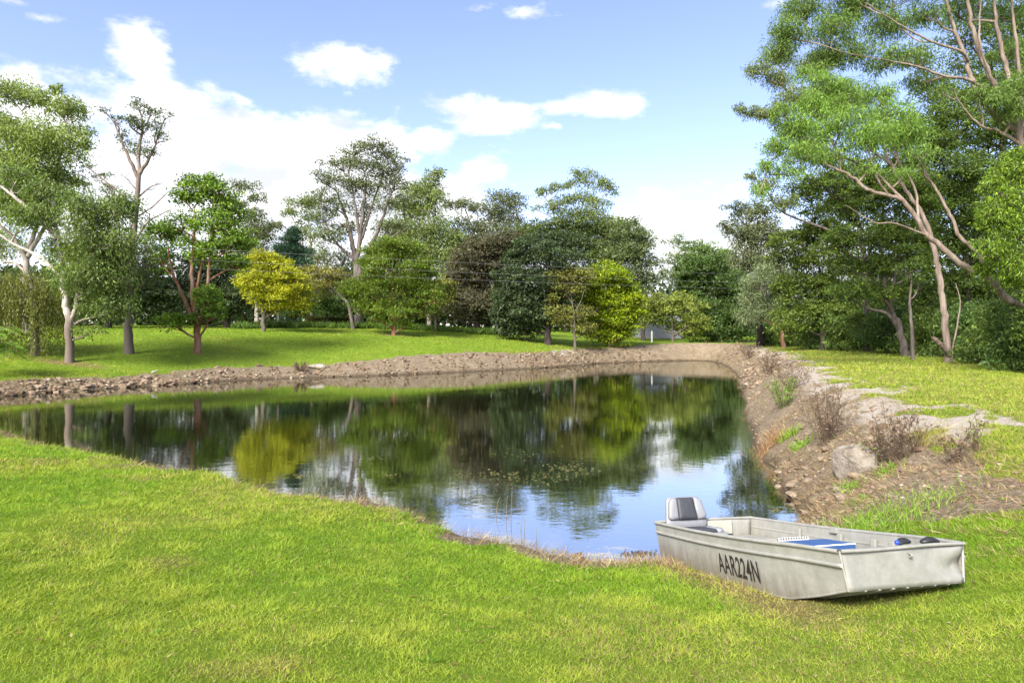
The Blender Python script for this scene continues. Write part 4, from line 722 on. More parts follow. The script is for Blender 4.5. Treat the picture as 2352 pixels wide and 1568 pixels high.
# ------------------------------------------------------------------ small building behind the lime tree
def box_bm(bm, c, d, rot=None):
    m = Matrix.Translation(Vector(c)) @ (rot.to_4x4() if rot else Matrix.Identity(4)) @ Matrix.Diagonal((*d, 1))
    bmesh.ops.create_cube(bm, size=1, matrix=m)
def bm_obj(name, bm, mat, parent=None, bevel=0.0, smooth=False, seg=2):
    if bevel > 0: bmesh.ops.bevel(bm, geom=list(bm.edges), offset=bevel, segments=seg, profile=.6, affect='EDGES')
    me = bpy.data.meshes.new(name); bm.to_mesh(me); bm.free()
    if smooth:
        for p in me.polygons: p.use_smooth = True
    return obj(name, me, mat, parent)
def shed():
    Y = 82; q = P(1512, 775, Y); z = gz(q[0], Y); root = empty('shed', (q[0], Y, z), 'grey corrugated shed glimpsed beside the lime tree trunk', 'shed')
    wall = plain_mat('shed_wall', (.36, .37, .40), .6); roof = plain_mat('shed_roof', (.30, .31, .34), .5)
    bm = bmesh.new(); box_bm(bm, (0, 1.5, 1.1), (6, 3, 2.2)); bm_obj('wall', bm, wall, root)
    bm = bmesh.new()
    for i in range(40): box_bm(bm, (-3.12 + i * .16, -.012, 1.1), (.05, .03, 2.2))
    bm_obj('wall_rib', bm, wall, root)
    bm = bmesh.new(); box_bm(bm, (0, 1.5, 2.55), (6.6, 3.8, .06), Matrix.Rotation(R(12), 3, 'X')); bm_obj('roof', bm, roof, root)
    q = P(1497, 780, 66); z = gz(q[0], 66); bm = bmesh.new(); box_bm(bm, (0, 0, .55), (.14, .14, 1.1)); bmesh.ops.create_cone(bm, cap_ends=True, segments=4, radius1=.12, radius2=.0, depth=.12, matrix=Matrix.Translation((0, 0, 1.16)) @ Matrix.Rotation(R(45), 4, 'Z'))
    o = bm_obj('white_post', bm, plain_mat('white_paint', (.42, .42, .40), .6), None, 0); o.location = (q[0], 66, z - .05); tag(o, 'short white timber post beyond the bank under the lime tree', 'post')
shed()

# ------------------------------------------------------------------ stones
def stone_mat():
    m, nt, N, L, out = new_mat('sandstone'); tc = N.new('ShaderNodeTexCoord'); oi = N.new('ShaderNodeObjectInfo')
    n1 = tex_noise(N, L, 3.0, 6, tc.outputs['Object'], .65); n2 = tex_noise(N, L, 16, 5, tc.outputs['Object'], .7)
    c = ramp(N, L, n1, [(.28, (.15, .115, .08)), (.5, (.33, .27, .205)), (.72, (.50, .45, .38))])
    mx = N.new('ShaderNodeMix'); mx.data_type = 'RGBA'; mx.blend_type = 'MULTIPLY'; mx.inputs[0].default_value = 1; L.new(c, mx.inputs[6])
    r = ramp(N, L, oi.outputs['Random'], [(0, (.50, .41, .33)), (.5, (.78, .69, .59)), (1, (1.0, .94, .86))]); L.new(r, mx.inputs[7])
    p = N.new('ShaderNodeBsdfPrincipled'); L.new(mx.outputs[2], p.inputs['Base Color']); p.inputs['Roughness'].default_value = .9; p.inputs['Specular IOR Level'].default_value = .2
    b = N.new('ShaderNodeBump'); b.inputs['Strength'].default_value = .8; b.inputs['Distance'].default_value = .04; L.new(n2, b.inputs['Height']); L.new(b.outputs[0], p.inputs['Normal']); L.new(p.outputs[0], out.inputs[0]); return m
M_STONE = stone_mat()
def rock_mesh(sub, sx, sy, sz, seed, rough=.22, name='stone'):
    r = np.random.default_rng(seed); bm = bmesh.new(); bmesh.ops.create_icosphere(bm, subdivisions=sub, radius=1)
    planes = [(norm(r.normal(size=3)), r.uniform(.55, .85)) for _ in range(9)]
    for v in bm.verts:
        c = np.array(v.co)
        for nn, dd in planes:
            e = c @ nn - dd
            if e > 0: c = c - nn * e * .9
        c = c * (1 + rough * r.uniform(-.5, .5)); v.co = Vector(c * (sx, sy, sz))
    me = bpy.data.meshes.new(name); bm.to_mesh(me); bm.free(); me.materials.append(M_STONE); return me
VAR = [rock_mesh(2 if k < 3 else 1, 1, rng.uniform(.6, .9), rng.uniform(.35, .6), 100 + k) for k in range(8)]
def put_stone(x, y, s, sink=.25, zoff=0.0):
    o = bpy.data.objects.new('stone', VAR[rng.integers(len(VAR))]); link(o, GROUND)
    o.location = (x, y, gz(x, y) + s * (.3 - sink) + zoff); o.scale = (s, s, s); o.rotation_euler = (rng.uniform(-.35, .35), rng.uniform(-.35, .35), rng.uniform(0, 6.3)); return o
def shore_at(px, side):       # index on the shoreline nearest to a direction, on the far or the right side
    az = np.arctan2(SH[:, 0], SH[:, 1]); a = math.atan((px - CX) / FD); ok = (SH[:, 3] < .5) & ((SH[:, 1] > 20) if side == 'far' else (SH[:, 0] > 2.8))
    return int(np.argmin(np.abs(az - a) + (~ok) * 9))
def bank_pt(i, d):
    return SH[i, 0] + _nrm[i, 0] * d, SH[i, 1] + _nrm[i, 1] * d
far_i = [i for i in range(len(SH)) if SH[i, 3] < .5 and SH[i, 1] > 20 and SH[i, 0] < 13]
right_i = [i for i in range(len(SH)) if SH[i, 3] < .5 and SH[i, 0] > 2.9 and SH[i, 1] < 56]
for k in range(100):
    i = far_i[rng.integers(len(far_i))]; x, y = bank_pt(i, rng.uniform(.02, .8) * SH[i, 2]); x += rng.normal() * .5; y += rng.normal() * .15
    put_stone(x, y, rng.uniform(.07, .20) * (1.25 if x < -13 else 1))
for k in range(40):           # the rubble toe at the far left
    i = shore_at(rng.uniform(10, 420), 'far'); x, y = bank_pt(i, rng.uniform(-.05, .5)); put_stone(x + rng.normal() * .3, y, rng.uniform(.12, .3))
for k in range(110):
    i = right_i[int(rng.uniform(0, 1) ** 1.3 * len(right_i))]; x, y = bank_pt(i, rng.uniform(-.05, .95) ** 1 * SH[i, 2]); x += rng.normal() * .15; y += rng.normal() * .3
    put_stone(x, y, (rng.uniform(.03, .1) if y < 14 else rng.uniform(.06, .2)))
for (px, py, s) in ((1235, 1232, .10), (1262, 1243, .12), (1285, 1250, .09), (1320, 1262, .13), (1330, 1275, .11), (1215, 1228, .07), (1345, 1285, .08), (1190, 1222, .06)):
    Y = (CAM_H - .06) * FD / (py - HY); q = P(px, py, Y); put_stone(q[0], q[1], s, .1)
def rubble():
    bv, bf = [], []; nbase = 0
    for k in range(4200):
        far = rng.random() < .62; idx = far_i if far else right_i; i = idx[int(rng.uniform(0, 1) ** (1 if far else 1.3) * len(idx))]; d = rng.uniform(.0, .95) ** 1.2 * SH[i, 2]; x, y = bank_pt(i, d); x += rng.normal() * .35; y += rng.normal() * .35
        bv.append((x, y, rng.uniform(.02, .075) * (1.7 if y > 25 else .6)))
    bv = np.array(bv); d, W, G = shore_info(bv[:, 0], bv[:, 1]); k = (d > .01) & (d < W); bv = bv[k]; z = ground(bv[:, 0], bv[:, 1]); n = len(bv)
    oc = np.array([(1, 0, 0), (-1, 0, 0), (0, 1, 0), (0, -1, 0), (0, 0, .7), (0, 0, -.7)], float); of = np.array([(0, 2, 4), (2, 1, 4), (1, 3, 4), (3, 0, 4), (2, 0, 5), (1, 2, 5), (3, 1, 5), (0, 3, 5)])
    V = (oc[None] * rng.uniform(.6, 1.4, (n, 6, 1)) + rng.normal(size=(n, 6, 3)) * .15) * bv[:, None, 2:3] * np.array((1.3, 1, .8)); a = rng.uniform(0, 6.3, n)[:, None]
    V = np.stack([V[..., 0] * np.cos(a) - V[..., 1] * np.sin(a), V[..., 0] * np.sin(a) + V[..., 1] * np.cos(a), V[..., 2]], -1) + np.stack([bv[:, 0], bv[:, 1], z], 1)[:, None]
    col = np.repeat(np.array([(.30, .225, .15), (.19, .13, .085), (.40, .335, .25), (.10, .07, .05)])[rng.choice(4, n, p=(.42, .34, .12, .12))], 6, 0)
    o = obj('rubble', mesh_np(V.reshape(-1, 3), (of[None] + np.arange(n)[:, None, None] * 6).reshape(-1, 3), col, False, 'rubble'), M_DRY, GROUND); o['kind'] = 'stuff'
rubble()
for k in range(34):
    put_stone(rng.uniform(3.75, 5.3), rng.uniform(7.3, 9.6), rng.uniform(.04, .15))
def boulder_mat():
    m, nt, N, L, out = new_mat('pale_boulder'); tc = N.new('ShaderNodeTexCoord'); n1 = tex_noise(N, L, 5.0, 9, tc.outputs['Object'], .72); n2 = tex_noise(N, L, 26, 6, tc.outputs['Object'], .7)
    c = ramp(N, L, n1, [(.30, (.11, .088, .064)), (.48, (.285, .245, .19)), (.66, (.45, .405, .335))]); p = N.new('ShaderNodeBsdfPrincipled'); L.new(c, p.inputs['Base Color']); p.inputs['Roughness'].default_value = .92; p.inputs['Specular IOR Level'].default_value = .15
    b = N.new('ShaderNodeBump'); b.inputs['Strength'].default_value = 1.0; b.inputs['Distance'].default_value = .05; ad = N.new('ShaderNodeMath'); L.new(n1, ad.inputs[0]); L.new(n2, ad.inputs[1]); L.new(ad.outputs[0], b.inputs['Height']); L.new(b.outputs[0], p.inputs['Normal']); L.new(p.outputs[0], out.inputs[0]); return m
M_BOULDER = boulder_mat()
def boulder(name, label, x, y, dims, seed, rz, sub=3, z=None, tilt=(0, 0)):
    me = rock_mesh(sub, *dims, seed, .05, name); me.materials.clear(); me.materials.append(M_BOULDER); o = obj(name, me, None); o.location = (x, y, (gz(x, y) if z is None else z) + dims[2] * .28); o.rotation_euler = (tilt[0], tilt[1], rz)
    return tag(o, label, 'boulder')
boulder('boulder', 'large pale sandstone boulder with grey underside among the dry weeds', 4.36, 8.25, (.23, .36, .30), 12, .5, tilt=(.5, .1))
boulder('boulder', 'squat whitish boulder just above and behind the larger one', 4.62, 8.80, (.24, .27, .19), 15, 1.0, tilt=(.2, -.2))
i = shore_at(728, 'far'); x, y = bank_pt(i, 1.35); boulder('boulder', 'flat pale slab of rock lying on the far bank under the lawn', x, y, (.62, .4, .17), 23, .1, sub=2)

# ------------------------------------------------------------------ bird on the far bank
def bird():
    i = shore_at(388, 'far'); x, y = bank_pt(i, 1.25); z = gz(x, y)
    root = empty('bird', (x, y, z), 'small grey and white bird standing on the far bank edge', 'bird', rot=(0, 0, .4)); root.scale = (.75, .75, .75)
    bm = bmesh.new(); ico = bmesh.ops.create_uvsphere(bm, u_segments=12, v_segments=8, radius=1)['verts']
    for v in ico:
        c = v.co.copy(); t = c.x; v.co = Vector((c.x * .17, c.y * .07 * (1 - .25 * t), c.z * .075 * (1 - .2 * abs(t)) + .20 + .03 * t))
    hd = bmesh.ops.create_uvsphere(bm, u_segments=10, v_segments=6, radius=.045, matrix=Matrix.Translation((.17, 0, .285)))['verts']
    bmesh.ops.create_cone(bm, cap_ends=True, segments=8, radius1=.05, radius2=.035, depth=.1, matrix=Matrix.Translation((.145, 0, .245)) @ Matrix.Rotation(R(25), 4, 'Y'))
    bm_obj('body', bm, plain_mat('bird_plumage', (.26, .24, .21), .7, var=.7, scale=14), root, smooth=True)
    bm = bmesh.new(); bmesh.ops.create_cone(bm, cap_ends=True, segments=6, radius1=.012, radius2=.001, depth=.05, matrix=Matrix.Translation((.235, 0, .282)) @ Matrix.Rotation(R(95), 4, 'Y')); bm_obj('beak', bm, plain_mat('beak', (.5, .35, .05)), root)
    for sg in (-1, 1):
        bm = bmesh.new(); bmesh.ops.create_cone(bm, cap_ends=True, segments=5, radius1=.007, radius2=.007, depth=.16, matrix=Matrix.Translation((.0, sg * .025, .075))); box_bm(bm, (.02, sg * .025, .003), (.06, .02, .006)); bm_obj('leg', bm, plain_mat('bird_leg', (.2, .1, .06)), root)
bird()

# ------------------------------------------------------------------ the aluminium punt
def alu_mat(name, dirty=True):
    m, nt, N, L, out = new_mat(name); tc = N.new('ShaderNodeTexCoord'); ob = tc.outputs['Object']
    n1 = tex_noise(N, L, 9.0, 8, ob, .72); n2 = tex_noise(N, L, 70, 3, ob, .7)
    c = ramp(N, L, n1, [(.3, (.245, .242, .208)), (.5, (.298, .294, .256)), (.7, (.352, .348, .308))])
    def mix(f, a, b, bt='MIX'):
        n = N.new('ShaderNodeMix'); n.data_type = 'RGBA'; n.blend_type = bt
        if isinstance(f, float): n.inputs[0].default_value = f
        else: L.new(f, n.inputs[0])
        for i, v in ((6, a), (7, b)):
            if isinstance(v, tuple): n.inputs[i].default_value = (*v, 1)
            else: L.new(v, n.inputs[i])
        return n.outputs[2]
    sp = N.new('ShaderNodeMapRange'); L.new(n2, sp.inputs[0]); sp.inputs[1].default_value = .66; sp.inputs[2].default_value = .72
    c = mix(sp.outputs[0], c, (.44, .44, .41))
    if dirty:   # mud left on the sides: a band over the chine, thickest at the stern, with runs
        sx = N.new('ShaderNodeSeparateXYZ'); L.new(ob, sx.inputs[0])
        mp = N.new('ShaderNodeMapping'); L.new(ob, mp.inputs[0]); mp.inputs['Scale'].default_value = (16, 1, 2.2); run = tex_noise(N, L, 1.0, 4, mp.outputs[0], .6)
        h = N.new('ShaderNodeMath'); h.operation = 'MULTIPLY_ADD'; L.new(run, h.inputs[0]); h.inputs[1].default_value = -.42; L.new(sx.outputs[2], h.inputs[2])
        h2 = N.new('ShaderNodeMath'); h2.operation = 'MULTIPLY_ADD'; L.new(sx.outputs[0], h2.inputs[0]); h2.inputs[1].default_value = .045; L.new(h.outputs[0], h2.inputs[2])
        mr = N.new('ShaderNodeMapRange'); L.new(h2.outputs[0], mr.inputs[0]); mr.inputs[1].default_value = .06; mr.inputs[2].default_value = -.12; mr.inputs[4].default_value = .55
        c = mix(mr.outputs[0], c, (.135, .10, .058))
    p = N.new('ShaderNodeBsdfPrincipled'); L.new(c, p.inputs['Base Color']); p.inputs['Metallic'].default_value = .25; p.inputs['Roughness'].default_value = .5
    b = N.new('ShaderNodeBump'); b.inputs['Strength'].default_value = .25; b.inputs['Distance'].default_value = .012; L.new(n1, b.inputs['Height']); L.new(b.outputs[0], p.inputs['Normal'])
    L.new(p.outputs[0], out.inputs[0]); return m
M_ALU = alu_mat('weathered_aluminium'); M_ALU2 = alu_mat('plain_aluminium', False)
def boat():
    root = empty('punt_boat', BOAT_O, 'small flat-bottomed aluminium punt pulled up on the grass by the water', 'boat', rot=Matrix.Rotation(BOAT_HEAD, 3, 'Z').to_4x4().to_3x3().to_euler())
    root.rotation_euler = (Matrix.Rotation(BOAT_HEAD, 3, 'Z') @ Matrix.Rotation(-BOAT_PITCH, 3, 'Y') @ Matrix.Rotation(BOAT_ROLL, 3, 'X')).to_euler()
    st = [  # x, half width top, half width bottom, z bottom, z top
        (-.03, .54, .495, .0, .375), (.3, .548, .50, -.004, .372), (.7, .553, .505, -.005, .368), (1.1, .553, .505, -.003, .37), (1.5, .548, .50, .0, .376), (1.84, .535, .488, .004, .385),
        (2.0, .524, .478, .035, .39), (2.2, .508, .466, .085, .392), (2.42, .485, .452, .150, .392)]
    k = len(st); NB = 13
    bm = bmesh.new(); rows = []
    for (x, a, b, z0, z1) in st:
        row = []
        for t in (0, .2, .45, .75): row.append(bm.verts.new((x, -(a + (b - a) * t), z1 + (z0 - z1) * t)))
        for j in range(NB): row.append(bm.verts.new((x, -b + 2 * b * j / (NB - 1), z0)))
        for t in (.75, .45, .2, 0): row.append(bm.verts.new((x, (a + (b - a) * t), z1 + (z0 - z1) * t)))
        rows.append(row)
    for i in range(k - 1):
        for j in range(len(rows[0]) - 1): bm.faces.new((rows[i][j], rows[i][j + 1], rows[i + 1][j + 1], rows[i + 1][j]))
    bmesh.ops.recalc_face_normals(bm, faces=bm.faces)
    hull = bm_obj('hull', bm, M_ALU, root, smooth=False)
    sol = hull.modifiers.new('skin', 'SOLIDIFY'); sol.thickness = .006; sol.offset = 0
    def plate(name, x, a, b, z0, z1, dent, mat, lean=0.0):
        bm = bmesh.new(); nu, nv = 22, 9; g = []
        for v in range(nv):
            tv = v / (nv - 1); w = b + (a - b) * tv; r = []
            for u in range(nu):
                tu = u / (nu - 1) * 2 - 1; d = 0
                if dent:
                    d = .022 * math.exp(-((tu - .86) / .16) ** 2) * math.sin(tv * 9 + 1.0) - .035 * math.exp(-((tu - .95) / .12) ** 2 - ((tv - .55) / .25) ** 2) + .006 * math.sin(tu * 5 + tv * 3)
                r.append(bm.verts.new((x + lean * tv + d, tu * w, z0 + (z1 - z0) * tv + (.006 * math.sin(tu * 7) * tv if dent else 0))))
            g.append(r)
        for v in range(nv - 1):
            for u in range(nu - 1): bm.faces.new((g[v][u], g[v][u + 1], g[v + 1][u + 1], g[v + 1][u]))
        o = bm_obj(name, bm, mat, root, smooth=True); s = o.modifiers.new('skin', 'SOLIDIFY'); s.thickness = .006; s.offset = 0; return o
    plate('bow_plate', 2.424, .487, .453, .146, .394, True, M_ALU2, .0)
    plate('transom', -.034, .542, .497, -.002, .377, False, M_ALU)
    def tube(name, pts, r, mat, kk=8, parent=root):
        T = Tubes(); T.add(spline(pts, max(6, len(pts) * 5)), np.full(max(6, len(pts) * 5), r), kk); return obj(name, T.mesh((0, 0, 0), name), mat, parent)
    for sg in (-1, 1):
        tube('gunwale', [(x, sg * (a + .006), z1) for x, a, b, z0, z1 in st], .014, M_ALU2)
        tube('rub_strake', [(x, sg * (a - (a - b) * .24 + .008), z1 - .088) for x, a, b, z0, z1 in st[:-1]] + [(2.405, sg * .488, .305), (2.42, sg * .476, .305)], .015, M_ALU2)
        tube('bow_corner', [(2.424, sg * .486, .392), (2.424, sg * .470, .27), (2.424, sg * .453, .150)], .0085, M_ALU2)
        tube('chine_rail', [(x, sg * b, z0 + .004) for x, a, b, z0, z1 in st], .009, M_ALU)
    tube('transom_rail', [(-.034, -.545, .378), (-.04, 0, .382), (-.034, .545, .378)], .014, M_ALU2)
    tube('bow_rail', [(2.436, -.49, .394), (2.44, -.2, .392), (2.436, .2, .398), (2.436, .49, .394)], .012, M_ALU2)
    for j in range(7):       # pressed ribs under the bottom, ending as scallops at the bow edge
        y = -.36 + j * .12; tube('bottom_rib', [(x, y * (b / .5), z0 - .006) for x, a, b, z0, z1 in st[:-1]] + [(2.40, y * .905, .140), (2.428, y * .9, .155)], .011, M_ALU)
    # letters on the near side
    cu = bpy.data.curves.new('registration', 'FONT'); cu.body = 'AAR224N'; cu.size = .20; cu.offset = .0022; cu.extrude = .0008; cu.space_character = 1.06
    tmp = bpy.data.objects.new('registration_tmp', cu); COL.objects.link(tmp); dg = bpy.context.evaluated_depsgraph_get(); dg.update()
    me = bpy.data.meshes.new_from_object(tmp.evaluated_get(dg)); bpy.data.objects.remove(tmp)
    co = np.empty(len(me.vertices) * 3, np.float32); me.vertices.foreach_get('co', co); co = co.reshape(-1, 3); w = co[:, 0].max() - co[:, 0].min(); h = co[:, 1].max() - co[:, 1].min()
    u = (co[:, 0] - co[:, 0].min()) / w; v = (co[:, 1] - co[:, 1].min()) / h
    X = 1.05 + .55 * u; Z = .07 + .155 * v; tt = (.372 - Z) / .372
    Yy = -(.553 + (.505 - .553) * tt) - .0045 - co[:, 2]
    me.vertices.foreach_set('co', np.stack([X, Yy, Z], 1).astype(np.float32).ravel()); me.update()
    o = obj('registration_lettering', me, plain_mat('black_vinyl', (.018, .016, .014), .55, var=.3), root); o['label'] = 'black registration AAR224N on the side'
    # benches, ribs
    cream = plain_mat('cream_paint', (.36, .345, .29), .55, var=.12, scale=5); white = plain_mat('white_plastic', (.5, .5, .48), .45, var=.05); black = plain_mat('black_plastic', (.02, .02, .022), .4)
    def bx(name, c, d, mat, bev=.006, parent=root, rot=None):
        bm = bmesh.new(); box_bm(bm, (0, 0, 0), d); o = bm_obj(name, bm, mat, parent, bev); o.location = c
        if rot: o.rotation_euler = rot
        return o
    bx('stern_bench', (.20, 0, .205), (.40, 1.03, .02), M_ALU2); bx('bench_front', (.40, 0, .105), (.014, 1.02, .19), cream)
    bx('middle_bench', (1.02, 0, .235), (.26, 1.05, .02), M_ALU2); bx('bench_front', (.895, 0, .12), (.012, 1.03, .22), M_ALU2); bx('bench_front', (1.15, 0, .12), (.012, 1.03, .22), M_ALU2)
    bx('bow_bench', (1.33, 0, .205), (.34, 1.03, .02), M_ALU2); bx('bench_front', (1.505, 0, .10), (.012, 1.0, .20), M_ALU2)
    bx('bow_deck', (2.33, 0, .372), (.16, .93, .012), M_ALU2, .004)
    for x in (.72, 1.24, 1.62, 1.80): 
        for sg in (-1, 1): bx('side_rib', (x, sg * (.506 if x < 1.5 else .494), .20), (.05, .026, .28), M_ALU2, .008, rot=(sg * -.125, 0, 0))
    bx('rowlock_block', (1.16, .535, .362), (.09, .035, .05), M_ALU2, .006); bx('rowlock_block', (1.16, -.535, .362), (.09, .035, .05), M_ALU2, .006)
    bx('motor_pad', (-.012, .12, .30), (.022, .34, .13), cream, .004)
    pt = bx('perforated_panel', (.99, .26, .265), (.012, .30, .07), white, .003, rot=(0, -.25, 0))
    for r_ in range(3):
        for c_ in range(11): bx('hole', (.0065, -.13 + c_ * .026, -.024 + r_ * .024), (.002, .014, .014), black, 0, pt)
    tube('bow_eye', [(2.44, .03, .33), (2.462, .03, .345), (2.44, .03, .36)], .006, M_ALU2)
    # folding swivel seat on its pedestal, facing the bow
    grey = plain_mat('pale_grey_vinyl', (.215, .22, .23), .5, var=.10, scale=6); dark = plain_mat('charcoal_vinyl', (.04, .043, .05), .6, var=.15, scale=40); shell = plain_mat('seat_shell', (.21, .215, .225), .5, var=.08)
    def pad(name, pts_w, thick, mat, M, parent):
        """rounded cushion: outline in (u, v), puffed along w"""
        bm = bmesh.new(); n = len(pts_w); c = np.mean(pts_w, 0); rings = []
        for sc, w in ((1.0, 0), (1.0, thick * .45), (.93, thick * .85), (.70, thick), (.0, thick * 1.08)):
            rings.append([bm.verts.new(M @ Vector((c[0] + (p[0] - c[0]) * sc, c[1] + (p[1] - c[1]) * sc, w))) for p in pts_w] if sc > 0 else [bm.verts.new(M @ Vector((c[0], c[1], w)))])
        for a, b in zip(rings[:-2], rings[1:-1]):
            for i in range(n): bm.faces.new((a[i], a[(i + 1) % n], b[(i + 1) % n], b[i]))
        for i in range(n): bm.faces.new((rings[-2][i], rings[-2][(i + 1) % n], rings[-1][0]))
        bm.faces.new(list(reversed(rings[0]))); bmesh.ops.recalc_face_normals(bm, faces=bm.faces)
        return bm_obj(name, bm, mat, parent, smooth=True)
    def rrect(u0, u1, v0, v1, top_in=0.0, r=.03, n=4):
        out = []
        for (cx, cy, a0) in ((u1 - r, v0 + r, -90), (u1 - r - top_in, v1 - r, 0), (u0 + r + top_in, v1 - r, 90), (u0 + r, v0 + r, 180)):
            for k_ in range(n + 1): a = R(a0 + 90 * k_ / n); out.append((cx + r * math.cos(a), cy + r * math.sin(a)))
        return out
    seat = bx('swivel_seat', (.20, -.22, .285), (.40, .44, .030), shell, .012); seat['label'] = 'grey and charcoal folding swivel seat at the stern'
    # local frame of the back: u = across (boat y), v = up, w = forwards
    lean = R(-13); Mb = Matrix.Translation((-.17, 0, .03)) @ Matrix.Rotation(lean, 4, 'Y') @ Matrix(((0, 0, 1, 0), (1, 0, 0, 0), (0, 1, 0, 0), (0, 0, 0, 1)))
    b0 = Mb @ Matrix.Translation((0, 0, -.02))
    pad('back_shell', rrect(-.225, .225, .0, .305, .035, .05), .032, shell, b0, seat)
    pad('back_pad', rrect(-.100, .100, .075, .292, .010, .012), .042, dark, Mb @ Matrix.Translation((0, 0, .012)), seat)
    for sg in (-1, 1):
        o_ = [(sg * u, v) for u, v in ((.104, .078), (.19, .080), (.205, .10), (.175, .255), (.145, .285), (.095, .288))]
        pad('side_bolster', o_, .040, grey, Mb @ Matrix.Translation((0, 0, .012)), seat)
    Ms = Matrix.Translation((.03, 0, .014)) @ Matrix(((0, 1, 0, 0), (1, 0, 0, 0), (0, 0, 1, 0), (0, 0, 0, 1)))
    pad('seat_pad', rrect(-.12, .12, -.13, .15, 0, .02), .038, dark, Ms, seat)
    for sg in (-1, 1): pad('seat_bolster', [(sg * u, v) for u, v in ((.123, -.13), (.19, -.12), (.20, .10), (.18, .145), (.123, .15))], .036, grey, Ms, seat)
    for sg in (-1, 1): bx('hinge', (-.16, sg * .222, .02), (.09, .02, .05), shell, .006, seat)
    bm = bmesh.new(); bmesh.ops.create_cone(bm, cap_ends=True, segments=16, radius1=.06, radius2=.04, depth=.08, matrix=Matrix.Translation((0, 0, -.05))); bm_obj('pedestal', bm, M_ALU2, seat)
    R3 = root.rotation_euler.to_matrix(); BO = Vector(BOAT_O)
    # loose things lying in the boat
    bm = bmesh.new(); box_bm(bm, (0, 0, 0), (.34, .66, .085)); cu_ = bm_obj('boat_cushion', bm, plain_mat('blue_vinyl', (.030, .085, .235), .5, var=.1, scale=8), None, .014)
    cu_.location = BO + R3 @ Vector((1.33, .12, .255)); cu_.rotation_euler = (R3 @ Matrix.Rotation(R(2), 3, 'Z')).to_euler(); tag(cu_, 'flat blue vinyl cushion with white piping lying in the punt', 'cushion')
    T = Tubes(); pp = [(-.168, -.328, .035), (.168, -.328, .035), (.168, .328, .035), (-.168, .328, .035), (-.168, -.328, .035)]
    for a_, b_ in zip(pp[:-1], pp[1:]): T.add(np.array([a_, b_]), [.006, .006], 6)
    obj('piping', T.mesh((0, 0, 0), 'piping'), plain_mat('white_piping', (.75, .75, .73), .5), cu_)
    for k_, (x_, y_) in enumerate(((2.26, .17), (2.29, .36))):
        bm = bmesh.new(); bmesh.ops.create_uvsphere(bm, u_segments=14, v_segments=8, radius=1)
        for v in bm.verts: v.co = Vector((v.co.x * .035, v.co.y * .075, v.co.z * .022 + (.006 * math.cos(v.co.y * 3))))
        o_ = bm_obj('foam_grip', bm, black, None, smooth=True); o_.location = BO + R3 @ Vector((x_, y_, .402)); o_.rotation_euler = (R3 @ Matrix.Rotation(R(14 - 20 * k_), 3, 'Z')).to_euler()
        tag(o_, ('black rubber grip with blue end on the bow deck, nearer the middle', 'plain black rubber grip on the bow deck, nearer the far side')[k_], 'grip')
        if k_ == 0:
            bm = bmesh.new(); bmesh.ops.create_uvsphere(bm, u_segments=10, v_segments=6, radius=.017, matrix=Matrix.Translation((0, -.07, .0))); bm_obj('end_cap', bm, plain_mat('blue_plastic', (.02, .06, .5), .4), o_, smooth=True)
boat()

# ------------------------------------------------------------------ weeds and tufts on the bank
def weed(label, px, py, Y, h, spread, n, pal, twigs=7, green=0.0, name='dry_weed', cat='weed', leafy=.05):
    q = P(px, py, Y); base = np.array((q[0], Y, gz(q[0], Y))); root = empty(name, base, label, cat, 'weeds on the right bank'); T = Tubes(); Lf = Leaves()
    for k in range(n):
        a = rng.uniform(0, 6.28); e = spread * rng.uniform(.1, 1) ** .8; b0 = base + np.array((math.cos(a), math.sin(a), 0)) * spread * .35 * rng.uniform(0, 1); b0[2] = base[2] - .03
        tip = b0 + np.array((math.cos(a) * e, math.sin(a) * e, h * rng.uniform(.55, 1.05))); path = spline([b0, (b0 + tip) / 2 + rng.normal(size=3) * .04 * h, tip], 8); T.add(path, np.linspace(.0055, .002, 8), 3)
        for w in range(twigs):
            i = rng.integers(2, 7); s_ = path[i]; e_ = s_ + (norm(rng.normal(size=3) + np.array((0, 0, .9)))) * h * rng.uniform(.08, .26); T.add(spline([s_, (s_ + e_) / 2 + rng.normal(size=3) * .01, e_], 3), [.0025, .002, .0012], 3)
            m = 5; pos = s_ + (e_ - s_) * rng.uniform(.3, 1.05, m)[:, None]; Lf.add(pos, norm(rnd_unit(m) + np.array((0, 0, .3))), rnd_unit(m), rng.uniform(.4, 1, m) * leafy, rng.uniform(.2, .4, m) * leafy, leaf_cols(m, pal, np.full(m, rng.uniform(.7, 1.2))))
    tc = T.mesh(base, 'stem', (.15, .108, .074) if green < .5 else (.10, .12, .03)); obj('stem', tc, M_DRY, root); obj('leaves', Lf.mesh(base, 'leaves'), M_DRY if green < .5 else M_LEAF, root); return root
DRYP = [((.115, .080, .054), 3), ((.08, .055, .038), 3), ((.165, .128, .088), 1.2)]; MIXP = DRYP + [((.13, .17, .03), 2)]; GRNP = [((.10, .19, .02), 3), ((.15, .25, .03), 2)]
weed('tallest bushy dry brown weed above the boulders', 1905, 1005, 10.0, .98, .42, 34, DRYP)
weed('dry brown weed clump standing just behind the big boulder, right side', 2065, 1075, 7.9, .70, .30, 26, DRYP)
weed('thin dry weed right of the boulder with some green stems', 2010, 1080, 8.1, .52, .2, 12, MIXP)
weed('sparse dry stalks at the grass edge, right of the boulder', 2190, 1085, 7.2, .42, .14, 9, DRYP, 5)
weed('upright greenish-brown stalks furthest right on the bank', 2243, 1070, 7.3, .46, .10, 7, MIXP, 5)
weed('green feathery weed half way along the right bank', 1800, 930, 14.5, .75, .35, 26, GRNP, 7, 1.0, 'green_weed')
weed('brown weed right behind the green feathery one', 1815, 900, 16.5, .95, .45, 26, DRYP)
weed('dry weed on the crest further along the right bank', 1768, 850, 25, 1.15, .5, 26, DRYP, 6, 0, leafy=.08)
